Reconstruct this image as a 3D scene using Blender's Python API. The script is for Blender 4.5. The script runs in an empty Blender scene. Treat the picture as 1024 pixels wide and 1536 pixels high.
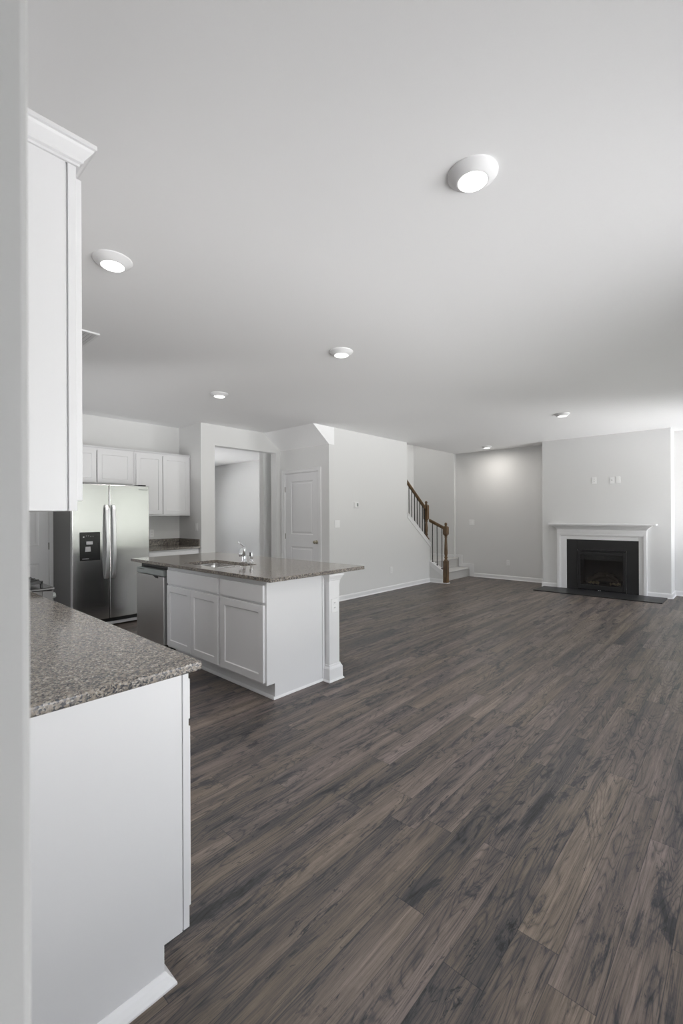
import bpy, bmesh, math, random
from mathutils import Vector, Matrix
random.seed(7)
SC = bpy.context.scene
COL = SC.collection

# ------------------------------------------------------------------ camera
YAW, PITCH, ROLL = math.radians(42.4388), math.radians(0.016), math.radians(-0.2584)
FPX = 672.54
cd = bpy.data.cameras.new('camera')
cam = bpy.data.objects.new('camera', cd); COL.objects.link(cam)
Fv = Vector((math.cos(YAW)*math.cos(PITCH), math.sin(YAW)*math.cos(PITCH), math.sin(PITCH)))
Rv = Vector((math.sin(YAW), -math.cos(YAW), 0)); Uv = Rv.cross(Fv)
R2 = Rv*math.cos(ROLL)+Uv*math.sin(ROLL); U2 = -Rv*math.sin(ROLL)+Uv*math.cos(ROLL)
M = Matrix((R2, U2, -Fv)).transposed().to_4x4(); M.translation = (0, 0, 1.3611)
cam.matrix_world = M
cd.sensor_fit = 'HORIZONTAL'; cd.sensor_width = 24.0
cd.lens = 24.0*FPX/1024
cd.shift_x = (512-510.445)/1024; cd.shift_y = (772.606-768)/1024
cd.dof.use_dof = True; cd.dof.focus_distance = 5.0; cd.dof.aperture_fstop = 8.0
cd.clip_start = 0.02; cd.clip_end = 100
SC.camera = cam

# ------------------------------------------------------------------ colour management and world
SC.view_settings.view_transform = 'Standard'
SC.view_settings.look = 'None'
SC.view_settings.gamma = 1.0
SC.view_settings.use_curve_mapping = False
SC.view_settings.exposure = 0.20
WORLD_STRENGTH = 9.6
LAMP_W = 6.3
w = bpy.data.worlds.new('sky'); SC.world = w; w.use_nodes = True
nt = w.node_tree; bg = nt.nodes['Background']
tc = nt.nodes.new('ShaderNodeTexCoord'); sp = nt.nodes.new('ShaderNodeSeparateXYZ')
nt.links.new(tc.outputs['Generated'], sp.inputs[0])
cr = nt.nodes.new('ShaderNodeValToRGB')
mr = nt.nodes.new('ShaderNodeMapRange'); mr.inputs[1].default_value = -0.5; mr.inputs[2].default_value = 0.5
nt.links.new(sp.outputs['Z'], mr.inputs[0]); nt.links.new(mr.outputs[0], cr.inputs[0])
els = cr.color_ramp.elements
els[0].position = 0.0; els[0].color = (2.0, 2.0, 2.0, 1)
els[1].position = 1.0; els[1].color = (0.90, 0.95, 1.04, 1)
for p_, c_ in ((0.42, (1.9, 1.9, 1.9, 1)), (0.46, (0.52, 0.53, 0.49, 1)), (0.52, (0.47, 0.49, 0.445, 1)), (0.60, (0.60, 0.62, 0.59, 1)), (0.66, (0.92, 0.95, 1.0, 1))):
    e = els.new(p_); e.color = c_
nt.links.new(cr.outputs[0], bg.inputs[0]); bg.inputs[1].default_value = WORLD_STRENGTH

H = 2.735
SOUTH = -1.1
# unseen window openings in the south wall, sized and placed for their light: (x0, x1, z0, z1); dining room north wall
SOUTH_WINDOWS = [(0.62, 1.22, 0.0, 2.10), (1.48, 3.22, 0.0, 2.38), (3.56, 4.50, 0.0, 2.38), (4.62, 5.85, 0.60, 2.38), (6.0, 7.3, 0.60, 2.38), (7.42, 8.62, 0.30, 2.38)]
TINTED = {1: 2, 2: 2, 3: 3, 4: 3, 5: 3, 6: 1}     # glass tint per window, set to dim its daylight and reflections
NORTH_WINDOWS = [(3.0, 5.8, 0.6, 2.2)]

ADDED_WEST_WINDOWS = [(4.75, 5.45, 1.05, 1.85)]  # unseen kitchen window added to brighten the island front and other west-facing surfaces
def portal(name, x, y, z, sx, sz, face):
    l = bpy.data.lights.new(name, 'AREA'); l.shape = 'RECTANGLE'; l.size = sx; l.size_y = sz
    o = bpy.data.objects.new(name, l); COL.objects.link(o); o.location = (x, y, z)
    o.rotation_euler = (math.radians(90 if face > 0 else -90), 0, 0)   # -Z of the lamp points to +Y / -Y
    l.cycles.is_portal = True
    return o
for (a, b, c, d) in SOUTH_WINDOWS: portal('window_portal', (a+b)/2, SOUTH-0.10, (c+d)/2, b-a, d-c, 1)
for (a, b, c, d) in NORTH_WINDOWS: portal('window_portal', (a+b)/2, 12.08, (c+d)/2, b-a, d-c, -1)

for (a, b, c, d) in ADDED_WEST_WINDOWS:
    o = portal('window_portal', 0.0, (a+b)/2, (c+d)/2, b-a, d-c, 1); o.rotation_euler = (math.radians(90), 0, math.radians(-90))
# ------------------------------------------------------------------ materials
MATS = {}
def mat(name, col=(0.8, 0.8, 0.8), rough=0.5, metal=0.0, spec=None, bump=0.0, bscale=200, coat=0.0, var=0.0):
    m = bpy.data.materials.new(name); m.use_nodes = True; n = m.node_tree; b = n.nodes['Principled BSDF']
    b.inputs['Base Color'].default_value = (*col, 1); b.inputs['Roughness'].default_value = rough
    b.inputs['Metallic'].default_value = metal
    if spec is not None: b.inputs['Specular IOR Level'].default_value = spec
    if coat: b.inputs['Coat Weight'].default_value = coat
    g = n.nodes.new('ShaderNodeNewGeometry')
    if bump:
        t = n.nodes.new('ShaderNodeTexNoise'); t.inputs['Scale'].default_value = bscale; t.inputs['Detail'].default_value = 3
        n.links.new(g.outputs['Position'], t.inputs['Vector'])
        bp = n.nodes.new('ShaderNodeBump'); bp.inputs['Strength'].default_value = bump; bp.inputs['Distance'].default_value = 0.002
        n.links.new(t.outputs[0], bp.inputs['Height']); n.links.new(bp.outputs[0], b.inputs['Normal'])
    if var:
        t = n.nodes.new('ShaderNodeTexNoise'); t.inputs['Scale'].default_value = 1.3; t.inputs['Detail'].default_value = 2
        n.links.new(g.outputs['Position'], t.inputs['Vector'])
        r = n.nodes.new('ShaderNodeMapRange'); r.inputs[3].default_value = 1-var; r.inputs[4].default_value = 1+var
        n.links.new(t.outputs[0], r.inputs[0])
        v = n.nodes.new('ShaderNodeVectorMath'); v.operation = 'SCALE'; v.inputs[0].default_value = col
        n.links.new(r.outputs[0], v.inputs['Scale']); n.links.new(v.outputs[0], b.inputs['Base Color'])
    MATS[name] = m; return m

WALL = mat('wall_paint', (0.745, 0.745, 0.74), 0.75, bump=0.05, bscale=260, var=0.008)
CEIL = mat('ceiling_paint', (0.93, 0.93, 0.935), 0.9, bump=0.05, bscale=180, var=0.005)
TRIM = mat('trim_paint', (0.82, 0.82, 0.825), 0.38, var=0.004)
CAB = mat('cabinet_paint', (0.78, 0.78, 0.79), 0.36, var=0.004)
CABIN = mat('cabinet_inside', (0.55, 0.42, 0.28), 0.6, bump=0.1, bscale=60)
DOORP = mat('door_paint', (0.80, 0.80, 0.81), 0.42, var=0.004)
PLATE = mat('switch_plastic', (0.88, 0.88, 0.88), 0.35, var=0.003)
BLACK = mat('black_plastic', (0.015, 0.015, 0.016), 0.25, var=0.05)
DARKSIDE = mat('dark_grey_side', (0.10, 0.097, 0.095), 0.42, bump=0.15, bscale=500)
IRON = mat('cast_iron', (0.03, 0.03, 0.03), 0.5, bump=0.2, bscale=600)
FBLACK = mat('fireplace_black', (0.014, 0.014, 0.015), 0.45, bump=0.05, bscale=300)
SLATE = mat('black_slate', (0.018, 0.018, 0.019), 0.42, bump=0.15, bscale=60, var=0.1)
CHROME = mat('chrome', (0.85, 0.86, 0.88), 0.08, 1.0, var=0.003)
NICKEL = mat('brushed_nickel', (0.42, 0.38, 0.30), 0.3, 1.0, var=0.01)
HINGE = mat('hinge_metal', (0.36, 0.35, 0.33), 0.4, 1.0, var=0.01)
SINKM = mat('sink_steel', (0.72, 0.71, 0.70), 0.22, 1.0, var=0.01)
BALUS = mat('dark_iron_baluster', (0.03, 0.028, 0.026), 0.4, var=0.05)
LOG = mat('ceramic_log', (0.24, 0.20, 0.165), 0.85, bump=0.9, bscale=40, var=0.3)
EMBER = mat('ember_chips', (0.75, 0.64, 0.42), 0.8, bump=0.8, bscale=90, var=0.3)
SENSOR = mat('grey_screen', (0.30, 0.32, 0.31), 0.2, var=0.02)
LCDG = mat('grey_key', (0.55, 0.55, 0.56), 0.35, var=0.02)

def carpet():
    m = mat('carpet', (0.50, 0.49, 0.475), 0.95, bump=1.0, bscale=350, var=0.06)
    m.node_tree.nodes['Principled BSDF'].inputs['Sheen Weight'].default_value = 0.2
    return m
CARPET = carpet()

def steel(name, col, rough, axis='X', bstr=0.03):
    m = bpy.data.materials.new(name); m.use_nodes = True; n = m.node_tree; b = n.nodes['Principled BSDF']
    b.inputs['Metallic'].default_value = 1.0; b.inputs['Base Color'].default_value = (*col, 1)
    g = n.nodes.new('ShaderNodeNewGeometry'); mp = n.nodes.new('ShaderNodeMapping')
    mp.inputs['Scale'].default_value = (3, 3, 900) if axis == 'X' else (900, 900, 3)
    n.links.new(g.outputs['Position'], mp.inputs['Vector'])
    t = n.nodes.new('ShaderNodeTexNoise'); t.inputs['Scale'].default_value = 1; t.inputs['Detail'].default_value = 4
    n.links.new(mp.outputs[0], t.inputs['Vector'])
    r = n.nodes.new('ShaderNodeMapRange'); r.inputs[3].default_value = rough-0.05; r.inputs[4].default_value = rough+0.07
    n.links.new(t.outputs[0], r.inputs[0]); n.links.new(r.outputs[0], b.inputs['Roughness'])
    t2 = n.nodes.new('ShaderNodeTexNoise'); t2.inputs['Scale'].default_value = 2.2; t2.inputs['Detail'].default_value = 1
    n.links.new(g.outputs['Position'], t2.inputs['Vector'])
    bp = n.nodes.new('ShaderNodeBump'); bp.inputs['Strength'].default_value = bstr; bp.inputs['Distance'].default_value = 0.02
    n.links.new(t2.outputs[0], bp.inputs['Height']); n.links.new(bp.outputs[0], b.inputs['Normal'])
    MATS[name] = m; return m
STEEL = steel('stainless_steel', (0.66, 0.66, 0.66), 0.18)
STEELD = steel('stainless_steel_dishwasher', (0.62, 0.61, 0.60), 0.33, bstr=0.008)

SATIN = mat('satin_aluminium', (0.86, 0.86, 0.88), 0.36, 1.0, var=0.01)
def granite():
    m = bpy.data.materials.new('granite'); m.use_nodes = True; n = m.node_tree; b = n.nodes['Principled BSDF']
    g = n.nodes.new('ShaderNodeNewGeometry')
    v = n.nodes.new('ShaderNodeTexVoronoi'); v.inputs['Scale'].default_value = 215
    nz = n.nodes.new('ShaderNodeTexNoise'); nz.inputs['Scale'].default_value = 120; nz.inputs['Detail'].default_value = 2
    vm = n.nodes.new('ShaderNodeVectorMath'); vm.operation = 'MULTIPLY_ADD'
    vm.inputs[1].default_value = (0.006, 0.006, 0.006)
    n.links.new(g.outputs['Position'], nz.inputs['Vector']); n.links.new(nz.outputs['Color'], vm.inputs[0]); n.links.new(g.outputs['Position'], vm.inputs[2])
    n.links.new(vm.outputs[0], v.inputs['Vector'])
    s = n.nodes.new('ShaderNodeSeparateColor'); n.links.new(v.outputs['Color'], s.inputs[0])
    c = n.nodes.new('ShaderNodeValToRGB'); c.color_ramp.interpolation = 'LINEAR'
    e = c.color_ramp.elements; e[0].position = 0.0; e[0].color = (0.040, 0.042, 0.048, 1); e[1].position = 1.0; e[1].color = (0.44, 0.415, 0.375, 1)
    for p_, q in ((0.20, (0.075, 0.077, 0.085, 1)), (0.32, (0.155, 0.145, 0.137, 1)), (0.5, (0.235, 0.205, 0.175, 1)), (0.72, (0.29, 0.25, 0.212, 1)), (0.88, (0.345, 0.315, 0.275, 1))):
        k = e.new(p_); k.color = q
    # larger cloudiness shifts the balance of dark and light grains
    n2 = n.nodes.new('ShaderNodeTexNoise'); n2.inputs['Scale'].default_value = 45; n2.inputs['Detail'].default_value = 3
    n.links.new(g.outputs['Position'], n2.inputs['Vector'])
    ma = n.nodes.new('ShaderNodeMath'); ma.operation = 'MULTIPLY_ADD'; ma.inputs[1].default_value = 0.9; ma.inputs[2].default_value = -0.45
    n.links.new(n2.outputs[0], ma.inputs[0])
    ad = n.nodes.new('ShaderNodeMath'); ad.operation = 'ADD'; ad.use_clamp = True
    n.links.new(s.outputs[0], ad.inputs[0]); n.links.new(ma.outputs[0], ad.inputs[1]); n.links.new(ad.outputs[0], c.inputs[0])
    n.links.new(c.outputs[0], b.inputs['Base Color'])
    b.inputs['Roughness'].default_value = 0.11
    MATS['granite'] = m; return m
GRANITE = granite()

def wood(name, c1, c2, axis):
    m = bpy.data.materials.new(name); m.use_nodes = True; n = m.node_tree; b = n.nodes['Principled BSDF']
    g = n.nodes.new('ShaderNodeNewGeometry'); mp = n.nodes.new('ShaderNodeMapping')
    mp.inputs['Scale'].default_value = axis; n.links.new(g.outputs['Position'], mp.inputs['Vector'])
    t = n.nodes.new('ShaderNodeTexNoise'); t.inputs['Scale'].default_value = 1; t.inputs['Detail'].default_value = 6; t.inputs['Distortion'].default_value = 0.8
    n.links.new(mp.outputs[0], t.inputs['Vector'])
    c = n.nodes.new('ShaderNodeValToRGB'); c.color_ramp.elements[0].color = (*c1, 1); c.color_ramp.elements[1].color = (*c2, 1)
    c.color_ramp.elements[0].position = 0.3; c.color_ramp.elements[1].position = 0.7
    n.links.new(t.outputs[0], c.inputs[0]); n.links.new(c.outputs[0], b.inputs['Base Color'])
    b.inputs['Roughness'].default_value = 0.32
    MATS[name] = m; return m
OAK = wood('stained_oak', (0.07, 0.038, 0.017), (0.19, 0.115, 0.055), (40, 40, 5))

def glass(tint=(1, 1, 1)):
    m = bpy.data.materials.new('window_glass'); m.use_nodes = True; n = m.node_tree
    for x in list(n.nodes): n.nodes.remove(x)
    o = n.nodes.new('ShaderNodeOutputMaterial'); t = n.nodes.new('ShaderNodeBsdfTransparent'); t.inputs[0].default_value = (*tint, 1); gl = n.nodes.new('ShaderNodeBsdfGlossy')
    gl.inputs['Roughness'].default_value = 0.02; f = n.nodes.new('ShaderNodeFresnel'); f.inputs[0].default_value = 1.45
    mx = n.nodes.new('ShaderNodeMixShader'); n.links.new(f.outputs[0], mx.inputs[0]); n.links.new(t.outputs[0], mx.inputs[1]); n.links.new(gl.outputs[0], mx.inputs[2])
    n.links.new(mx.outputs[0], o.inputs[0]); MATS['window_glass'] = m; return m
GLASS = glass()
TGLASS = glass((0.46, 0.465, 0.455)); LGLASS = glass((0.73, 0.73, 0.73))
def smoked():
    m = bpy.data.materials.new('fireplace_glass'); m.use_nodes = True; n = m.node_tree
    for x in list(n.nodes): n.nodes.remove(x)
    o = n.nodes.new('ShaderNodeOutputMaterial'); t = n.nodes.new('ShaderNodeBsdfTransparent'); gl = n.nodes.new('ShaderNodeBsdfGlossy')
    t.inputs[0].default_value = (0.75, 0.75, 0.75, 1)
    gl.inputs['Roughness'].default_value = 0.03; f = n.nodes.new('ShaderNodeFresnel'); f.inputs[0].default_value = 1.6
    mx = n.nodes.new('ShaderNodeMixShader'); n.links.new(f.outputs[0], mx.inputs[0]); n.links.new(t.outputs[0], mx.inputs[1]); n.links.new(gl.outputs[0], mx.inputs[2])
    n.links.new(mx.outputs[0], o.inputs[0]); return m
FGLASS = smoked()
def emit(name, col, s):
    m = bpy.data.materials.new(name); m.use_nodes = True; b = m.node_tree.nodes['Principled BSDF']
    b.inputs['Base Color'].default_value = (0.9, 0.9, 0.9, 1)
    b.inputs['Emission Color'].default_value = (*col, 1); b.inputs['Emission Strength'].default_value = s
    return m
LED = emit('led_diffuser', (1.0, 0.985, 0.96), 3.0)

def floor_mat():
    m = bpy.data.materials.new('plank_floor'); m.use_nodes = True; n = m.node_tree; L = n.links; b = n.nodes['Principled BSDF']
    def N(t, **k):
        x = n.nodes.new('ShaderNode'+t)
        for a, v in k.items(): setattr(x, a, v)
        return x
    def mth(op, a, bb=None, c=None, clamp=False):
        x = N('Math', operation=op); x.use_clamp = clamp
        for i, v in enumerate((a, bb, c)):
            if v is None: continue
            if isinstance(v, (int, float)): x.inputs[i].default_value = v
            else: L.new(v, x.inputs[i])
        return x.outputs[0]
    g = N('NewGeometry'); s = N('SeparateXYZ'); L.new(g.outputs['Position'], s.inputs[0])
    X, Y = s.outputs[0], s.outputs[1]
    W, LEN = 0.127, 1.22
    yy = mth('DIVIDE', mth('SUBTRACT', Y, 0.060), W); row = mth('FLOOR', yy); fy = mth('FRACT', yy)
    wn = N('TexWhiteNoise', noise_dimensions='1D'); L.new(row, wn.inputs['W'])
    xx = mth('ADD', mth('DIVIDE', X, LEN), wn.outputs[0]); colm = mth('FLOOR', xx); fx = mth('FRACT', xx)
    cid = N('CombineXYZ'); L.new(row, cid.inputs[0]); L.new(colm, cid.inputs[1])
    wr = N('TexWhiteNoise', noise_dimensions='3D'); L.new(cid.outputs[0], wr.inputs['Vector'])
    sep = N('SeparateColor'); L.new(wr.outputs['Color'], sep.inputs[0])
    r1, r2, r3 = sep.outputs[0], sep.outputs[1], sep.outputs[2]
    # per-plank shifted coordinates
    def coords(sx, sy):
        c = N('CombineXYZ')
        L.new(mth('MULTIPLY_ADD', X, sx, mth('MULTIPLY', r1, 37.0)), c.inputs[0])
        L.new(mth('MULTIPLY_ADD', Y, sy, mth('MULTIPLY', r2, 53.0)), c.inputs[1])
        L.new(mth('MULTIPLY', r3, 19.0), c.inputs[2]); return c.outputs[0]
    def noise(vec, sc, det=4, dist=0.0, rgh=0.55):
        t = N('TexNoise'); t.inputs['Scale'].default_value = sc; t.inputs['Detail'].default_value = det
        t.inputs['Distortion'].default_value = dist; t.inputs['Roughness'].default_value = rgh
        L.new(vec, t.inputs['Vector']); return t.outputs[0]
    def ramp(v, pts):
        c = N('ValToRGB'); e = c.color_ramp.elements
        e[0].position, e[0].color = pts[0][0], (*[pts[0][1]]*3, 1); e[1].position, e[1].color = pts[-1][0], (*[pts[-1][1]]*3, 1)
        for p_, q in pts[1:-1]: k = e.new(p_); k.color = (q, q, q, 1)
        L.new(v, c.inputs[0]); return c.outputs[0]
    wob = mth('MULTIPLY_ADD', noise(coords(0.7, 2), 1.0, 2, 0.0), 0.030, -0.015)     # grain lines wander across the board
    def coords2(sx, sy):
        c = N('CombineXYZ')
        L.new(mth('MULTIPLY_ADD', X, sx, mth('MULTIPLY', r1, 37.0)), c.inputs[0])
        L.new(mth('MULTIPLY_ADD', mth('ADD', Y, wob), sy, mth('MULTIPLY', r2, 53.0)), c.inputs[1])
        L.new(mth('MULTIPLY', r3, 19.0), c.inputs[2]); return c.outputs[0]
    band = noise(coords2(0.7, 17), 1.0, 3, 0.1, 0.5)         # broad light and dark bands
    streak = noise(coords2(1.6, 105), 1.0, 5, 0.1, 0.62)     # long grain
    fine = noise(coords2(9, 420), 1.0, 3, 0.0, 0.7)          # pores
    cath = noise(coords2(1.0, 8), 1.0, 2, 0.25, 0.45)        # cathedral rings
    rings = mth('ABSOLUTE', mth('SUBTRACT', mth('FRACT', mth('MULTIPLY', cath, 24.0)), 0.5))
    ringmask = ramp(noise(coords(0.8, 4), 1.0, 2), [(0.40, 0.0), (0.50, 1.0)])
    patch = noise(coords2(2.4, 11), 1.0, 6, 0.7, 0.72)       # smoky patches
    blot = noise(coords2(5.0, 17), 1.0, 6, 1.2, 0.80)        # small dark smudges
    saw = noise(coords(95, 9), 1.0, 2, 0.2, 0.6)             # faint saw marks across the board
    vo = N('TexVoronoi'); vo.inputs['Scale'].default_value = 1.0; L.new(coords2(2.1, 9.5), vo.inputs['Vector'])
    knots = ramp(vo.outputs['Distance'], [(0.03, 0.35), (0.07, 0.80), (0.13, 1.0)])
    v1 = ramp(streak, [(0.34, 0.74), (0.5, 1.0), (0.68, 1.22)])
    v0 = ramp(band, [(0.36, 0.74), (0.5, 0.98), (0.64, 1.28)])
    v2 = ramp(fine, [(0.32, 0.64), (0.5, 1.0), (0.7, 1.22)])
    v3 = mth('SUBTRACT', 1.0, mth('MULTIPLY', ringmask, ramp(rings, [(0.0, 0.45), (0.16, 0.10), (0.5, -0.14)])))
    v4 = ramp(patch, [(0.37, 0.40), (0.44, 0.88), (0.60, 1.10)])
    v5 = ramp(blot, [(0.35, 0.32), (0.405, 0.95), (1.0, 1.03)])
    v6 = mth('MULTIPLY_ADD', ramp(saw, [(0.38, -0.40), (0.55, 0.12)]), ramp(patch, [(0.42, 1.0), (0.50, 0.08)]), 1.0)
    val = mth('MULTIPLY', mth('MULTIPLY', mth('MULTIPLY', mth('MULTIPLY', v1, v0), knots), mth('MULTIPLY', v2, v6)), mth('MULTIPLY', v3, mth('MULTIPLY', v4, v5)))
    val = mth('MULTIPLY', val, mth('MULTIPLY_ADD', r1, 0.40, 0.88))
    # seams
    ey = mth('MULTIPLY', mth('MINIMUM', fy, mth('SUBTRACT', 1.0, fy)), W)
    ex = mth('MULTIPLY', mth('MINIMUM', fx, mth('SUBTRACT', 1.0, fx)), LEN)
    ed = mth('MINIMUM', ey, ex)
    seam = N('MapRange'); seam.inputs[1].default_value = 0.0004; seam.inputs[2].default_value = 0.0018
    L.new(ed, seam.inputs[0]); seamv = seam.outputs[0]
    val = mth('MULTIPLY', val, mth('MULTIPLY_ADD', seamv, 0.5, 0.5))
    # tone between cool grey and warm brown
    warm = N('MixRGB'); warm.inputs[1].default_value = (0.148, 0.122, 0.114, 1); warm.inputs[2].default_value = (0.156, 0.127, 0.101, 1)
    L.new(mth('MULTIPLY_ADD', noise(coords(1.2, 5), 1.0, 2), 1.2, mth('MULTIPLY_ADD', r2, 0.6, -0.4), True), warm.inputs[0])
    dark = N('MixRGB'); dark.inputs[1].default_value = (0.105, 0.107, 0.120, 1)
    L.new(ramp(val, [(0.4, 0.0), (0.85, 1.0)]), dark.inputs[0]); L.new(warm.outputs[0], dark.inputs[2])
    sc_ = N('VectorMath', operation='SCALE'); L.new(dark.outputs[0], sc_.inputs[0]); L.new(val, sc_.inputs['Scale'])
    L.new(sc_.outputs[0], b.inputs['Base Color'])
    rr = N('MapRange'); rr.inputs[3].default_value = 0.34; rr.inputs[4].default_value = 0.50
    L.new(streak, rr.inputs[0]); L.new(rr.outputs[0], b.inputs['Roughness'])
    b.inputs['Specular IOR Level'].default_value = 0.35
    bp = N('Bump'); bp.inputs['Strength'].default_value = 0.25; bp.inputs['Distance'].default_value = 0.001
    L.new(mth('ADD', mth('MULTIPLY', streak, 0.5), seamv), bp.inputs['Height']); L.new(bp.outputs[0], b.inputs['Normal'])
    return m
PLANK = floor_mat()

# ------------------------------------------------------------------ mesh helpers
def box(bm, x0, x1, y0, y1, z0, z1):
    v = [bm.verts.new((x, y, z)) for z in (z0, z1) for y in (y0, y1) for x in (x0, x1)]
    for f in ((0, 2, 3, 1), (4, 5, 7, 6), (0, 1, 5, 4), (2, 6, 7, 3), (0, 4, 6, 2), (1, 3, 7, 5)):
        bm.faces.new([v[i] for i in f])
def prism(bm, pts, vec):
    vec = Vector(vec); a = [bm.verts.new(p) for p in pts]; b = [bm.verts.new(Vector(p)+vec) for p in pts]
    bm.faces.new(a[::-1]); bm.faces.new(b)
    for i in range(len(a)):
        j = (i+1) % len(a); bm.faces.new((a[i], a[j], b[j], b[i]))
def lathe(bm, cx, cy, prof, n=24, z0=0.0, axis='Z'):
    """prof: list of (radius, height) from bottom up"""
    rings = []
    for r, h in prof:
        ring = []
        for k in range(n):
            a = 2*math.pi*k/n; p = (r*math.cos(a), r*math.sin(a), h)
            if axis == 'Z': q = (cx+p[0], cy+p[1], z0+p[2])
            ring.append(bm.verts.new(q))
        rings.append(ring)
    for i in range(len(rings)-1):
        for k in range(n):
            bm.faces.new((rings[i][k], rings[i][(k+1) % n], rings[i+1][(k+1) % n], rings[i+1][k]))
    bm.faces.new(rings[0][::-1]); bm.faces.new(rings[-1])
def disc_along(bm, c, d, prof, n=20):
    """lathe around arbitrary direction d starting at c"""
    d = Vector(d).normalized(); u = d.orthogonal().normalized(); v = d.cross(u); c = Vector(c); rings = []
    for r, h in prof:
        rings.append([bm.verts.new(c+d*h+u*r*math.cos(2*math.pi*k/n)+v*r*math.sin(2*math.pi*k/n)) for k in range(n)])
    for i in range(len(rings)-1):
        for k in range(n): bm.faces.new((rings[i][k], rings[i][(k+1) % n], rings[i+1][(k+1) % n], rings[i+1][k]))
    bm.faces.new(rings[0][::-1]); bm.faces.new(rings[-1])
def tube(bm, pts, rad, n=12, sx=1.0):
    pts = [Vector(p) for p in pts]; rings = []; up = None
    rads = rad if isinstance(rad, (list, tuple)) else [rad]*len(pts)
    for i, p in enumerate(pts):
        t = (pts[min(i+1, len(pts)-1)]-pts[max(i-1, 0)]).normalized()
        if up is None: up = t.orthogonal().normalized()
        up = (up-t*up.dot(t)).normalized(); v = t.cross(up)
        rings.append([bm.verts.new(p+up*rads[i]*math.cos(2*math.pi*k/n)+v*rads[i]*sx*math.sin(2*math.pi*k/n)) for k in range(n)])
    for i in range(len(rings)-1):
        for k in range(n): bm.faces.new((rings[i][k], rings[i][(k+1) % n], rings[i+1][(k+1) % n], rings[i+1][k]))
    bm.faces.new(rings[0][::-1]); bm.faces.new(rings[-1])
def panel_slab(bm, O, U, N, w, h, t, panels, rec=0.007, bev=0.006, raised=False):
    """a door leaf: rectangle w x h standing at O, thickness t along N, with recessed panels (u0,u1,z0,z1)"""
    O, U, N, Z = Vector(O), Vector(U), Vector(N), Vector((0, 0, 1))
    P = lambda u, z, d: bm.verts.new(O+U*u+Z*z+N*d)
    us = sorted({0, w, *[p[0] for p in panels], *[p[1] for p in panels]}); zs = sorted({0, h, *[p[2] for p in panels], *[p[3] for p in panels]})
    vf = {(u, z): P(u, z, t) for u in us for z in zs}
    def inside(u, z): return [p for p in panels if p[0] < u < p[1] and p[2] < z < p[3]]
    for i in range(len(us)-1):
        for j in range(len(zs)-1):
            if inside((us[i]+us[i+1])/2, (zs[j]+zs[j+1])/2): continue
            bm.faces.new((vf[us[i], zs[j]], vf[us[i+1], zs[j]], vf[us[i+1], zs[j+1]], vf[us[i], zs[j+1]]))
    for (a, b, c, d) in panels:
        ub = [u for u in us if a <= u <= b]; zb = [z for z in zs if c <= z <= d]
        ring = [vf[u, c] for u in ub]+[vf[b, z] for z in zb[1:]]+[vf[u, d] for u in ub[::-1][1:]]+[vf[a, z] for z in zb[::-1][1:-1]]
        def inset(i, dep):
            return [P(a+i, c+i, dep), P(b-i, c+i, dep), P(b-i, d-i, dep), P(a+i, d-i, dep)]
        loops = [[vf[a, c], vf[b, c], vf[b, d], vf[a, d]], inset(bev, t-rec)]
        if raised: loops += [inset(bev+0.018, t-rec), inset(bev+0.034, t-rec*0.35)]
        for q in range(len(loops)-1):
            A, B = loops[q], loops[q+1]
            for k in range(4): bm.faces.new((A[k], A[(k+1) % 4], B[(k+1) % 4], B[k]))
        bm.faces.new(loops[-1])
    back = [P(0, 0, 0), P(w, 0, 0), P(w, h, 0), P(0, h, 0)]
    bm.faces.new(back[::-1])
    edge = [[vf[u, 0] for u in us], [vf[w, z] for z in zs], [vf[u, h] for u in us[::-1]], [vf[0, z] for z in zs[::-1]]]
    for k in range(4):
        bm.faces.new([back[k], back[(k+1) % 4]]+edge[k][::-1])
def mesh(name, bm, m, parent=None, bevel=0.0, smooth=False, seg=2, ang=35):
    bmesh.ops.recalc_face_normals(bm, faces=bm.faces[:])
    me = bpy.data.meshes.new(name); bm.to_mesh(me); bm.free(); me.materials.append(m)
    o = bpy.data.objects.new(name, me); COL.objects.link(o)
    if parent: o.parent = parent; o.matrix_parent_inverse = parent.matrix_basis.inverted()
    if smooth:
        for p in me.polygons: p.use_smooth = True
    if bevel:
        b = o.modifiers.new('bevel', 'BEVEL'); b.width = bevel; b.segments = seg; b.limit_method = 'ANGLE'; b.angle_limit = math.radians(ang)
        b.harden_normals = False
    return o
def B(*boxes):
    bm = bmesh.new()
    for b in boxes: box(bm, *b)
    return bm
def thing(name, label, cat, loc, group=None):
    o = bpy.data.objects.new(name, None); COL.objects.link(o); o.location = loc; o.empty_display_size = 0.1
    o['label'] = label; o['category'] = cat
    if group: o['group'] = group
    return o
def struct(name, bm, m, parent=None, **k):
    o = mesh(name, bm, m, parent, **k); o['kind'] = 'structure'; return o
def smooth_by(o, deg=40):
    me = o.data; a = math.radians(deg)
    for p in me.polygons: p.use_smooth = True
    bm = bmesh.new(); bm.from_mesh(me)
    for e in bm.edges:
        if len(e.link_faces) == 2 and e.calc_face_angle(0) > a: e.smooth = False
    bm.to_mesh(me); bm.free(); return o

# ------------------------------------------------------------------ the shell
struct('floor', B((-1.5, 9.4, SOUTH-0.12, 12.1, -0.1, 0)), PLANK)
T = 0.12
struct('ceiling', B((-1.5, 9.4, SOUTH-0.12, 4.926, H, H+T), (-1.5, 7.13, 4.926, 12.1, H, H+T), 
                    (7.13, 9.19, 4.926, 4.93, H, H+T), (7.13, 9.4, 6.12, 12.1, H, H+T)), CEIL)
struct('ceiling_stairwell', B((5.5, 9.4, 4.8, 6.3, 4.3, 4.4)), CEIL)
struct('wall_stairwell_side', B((7.13, 9.4, 4.81, 4.93, H+T, 4.3), (7.01, 7.13, 4.81, 6.0, H+T, 4.3)), WALL)

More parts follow.
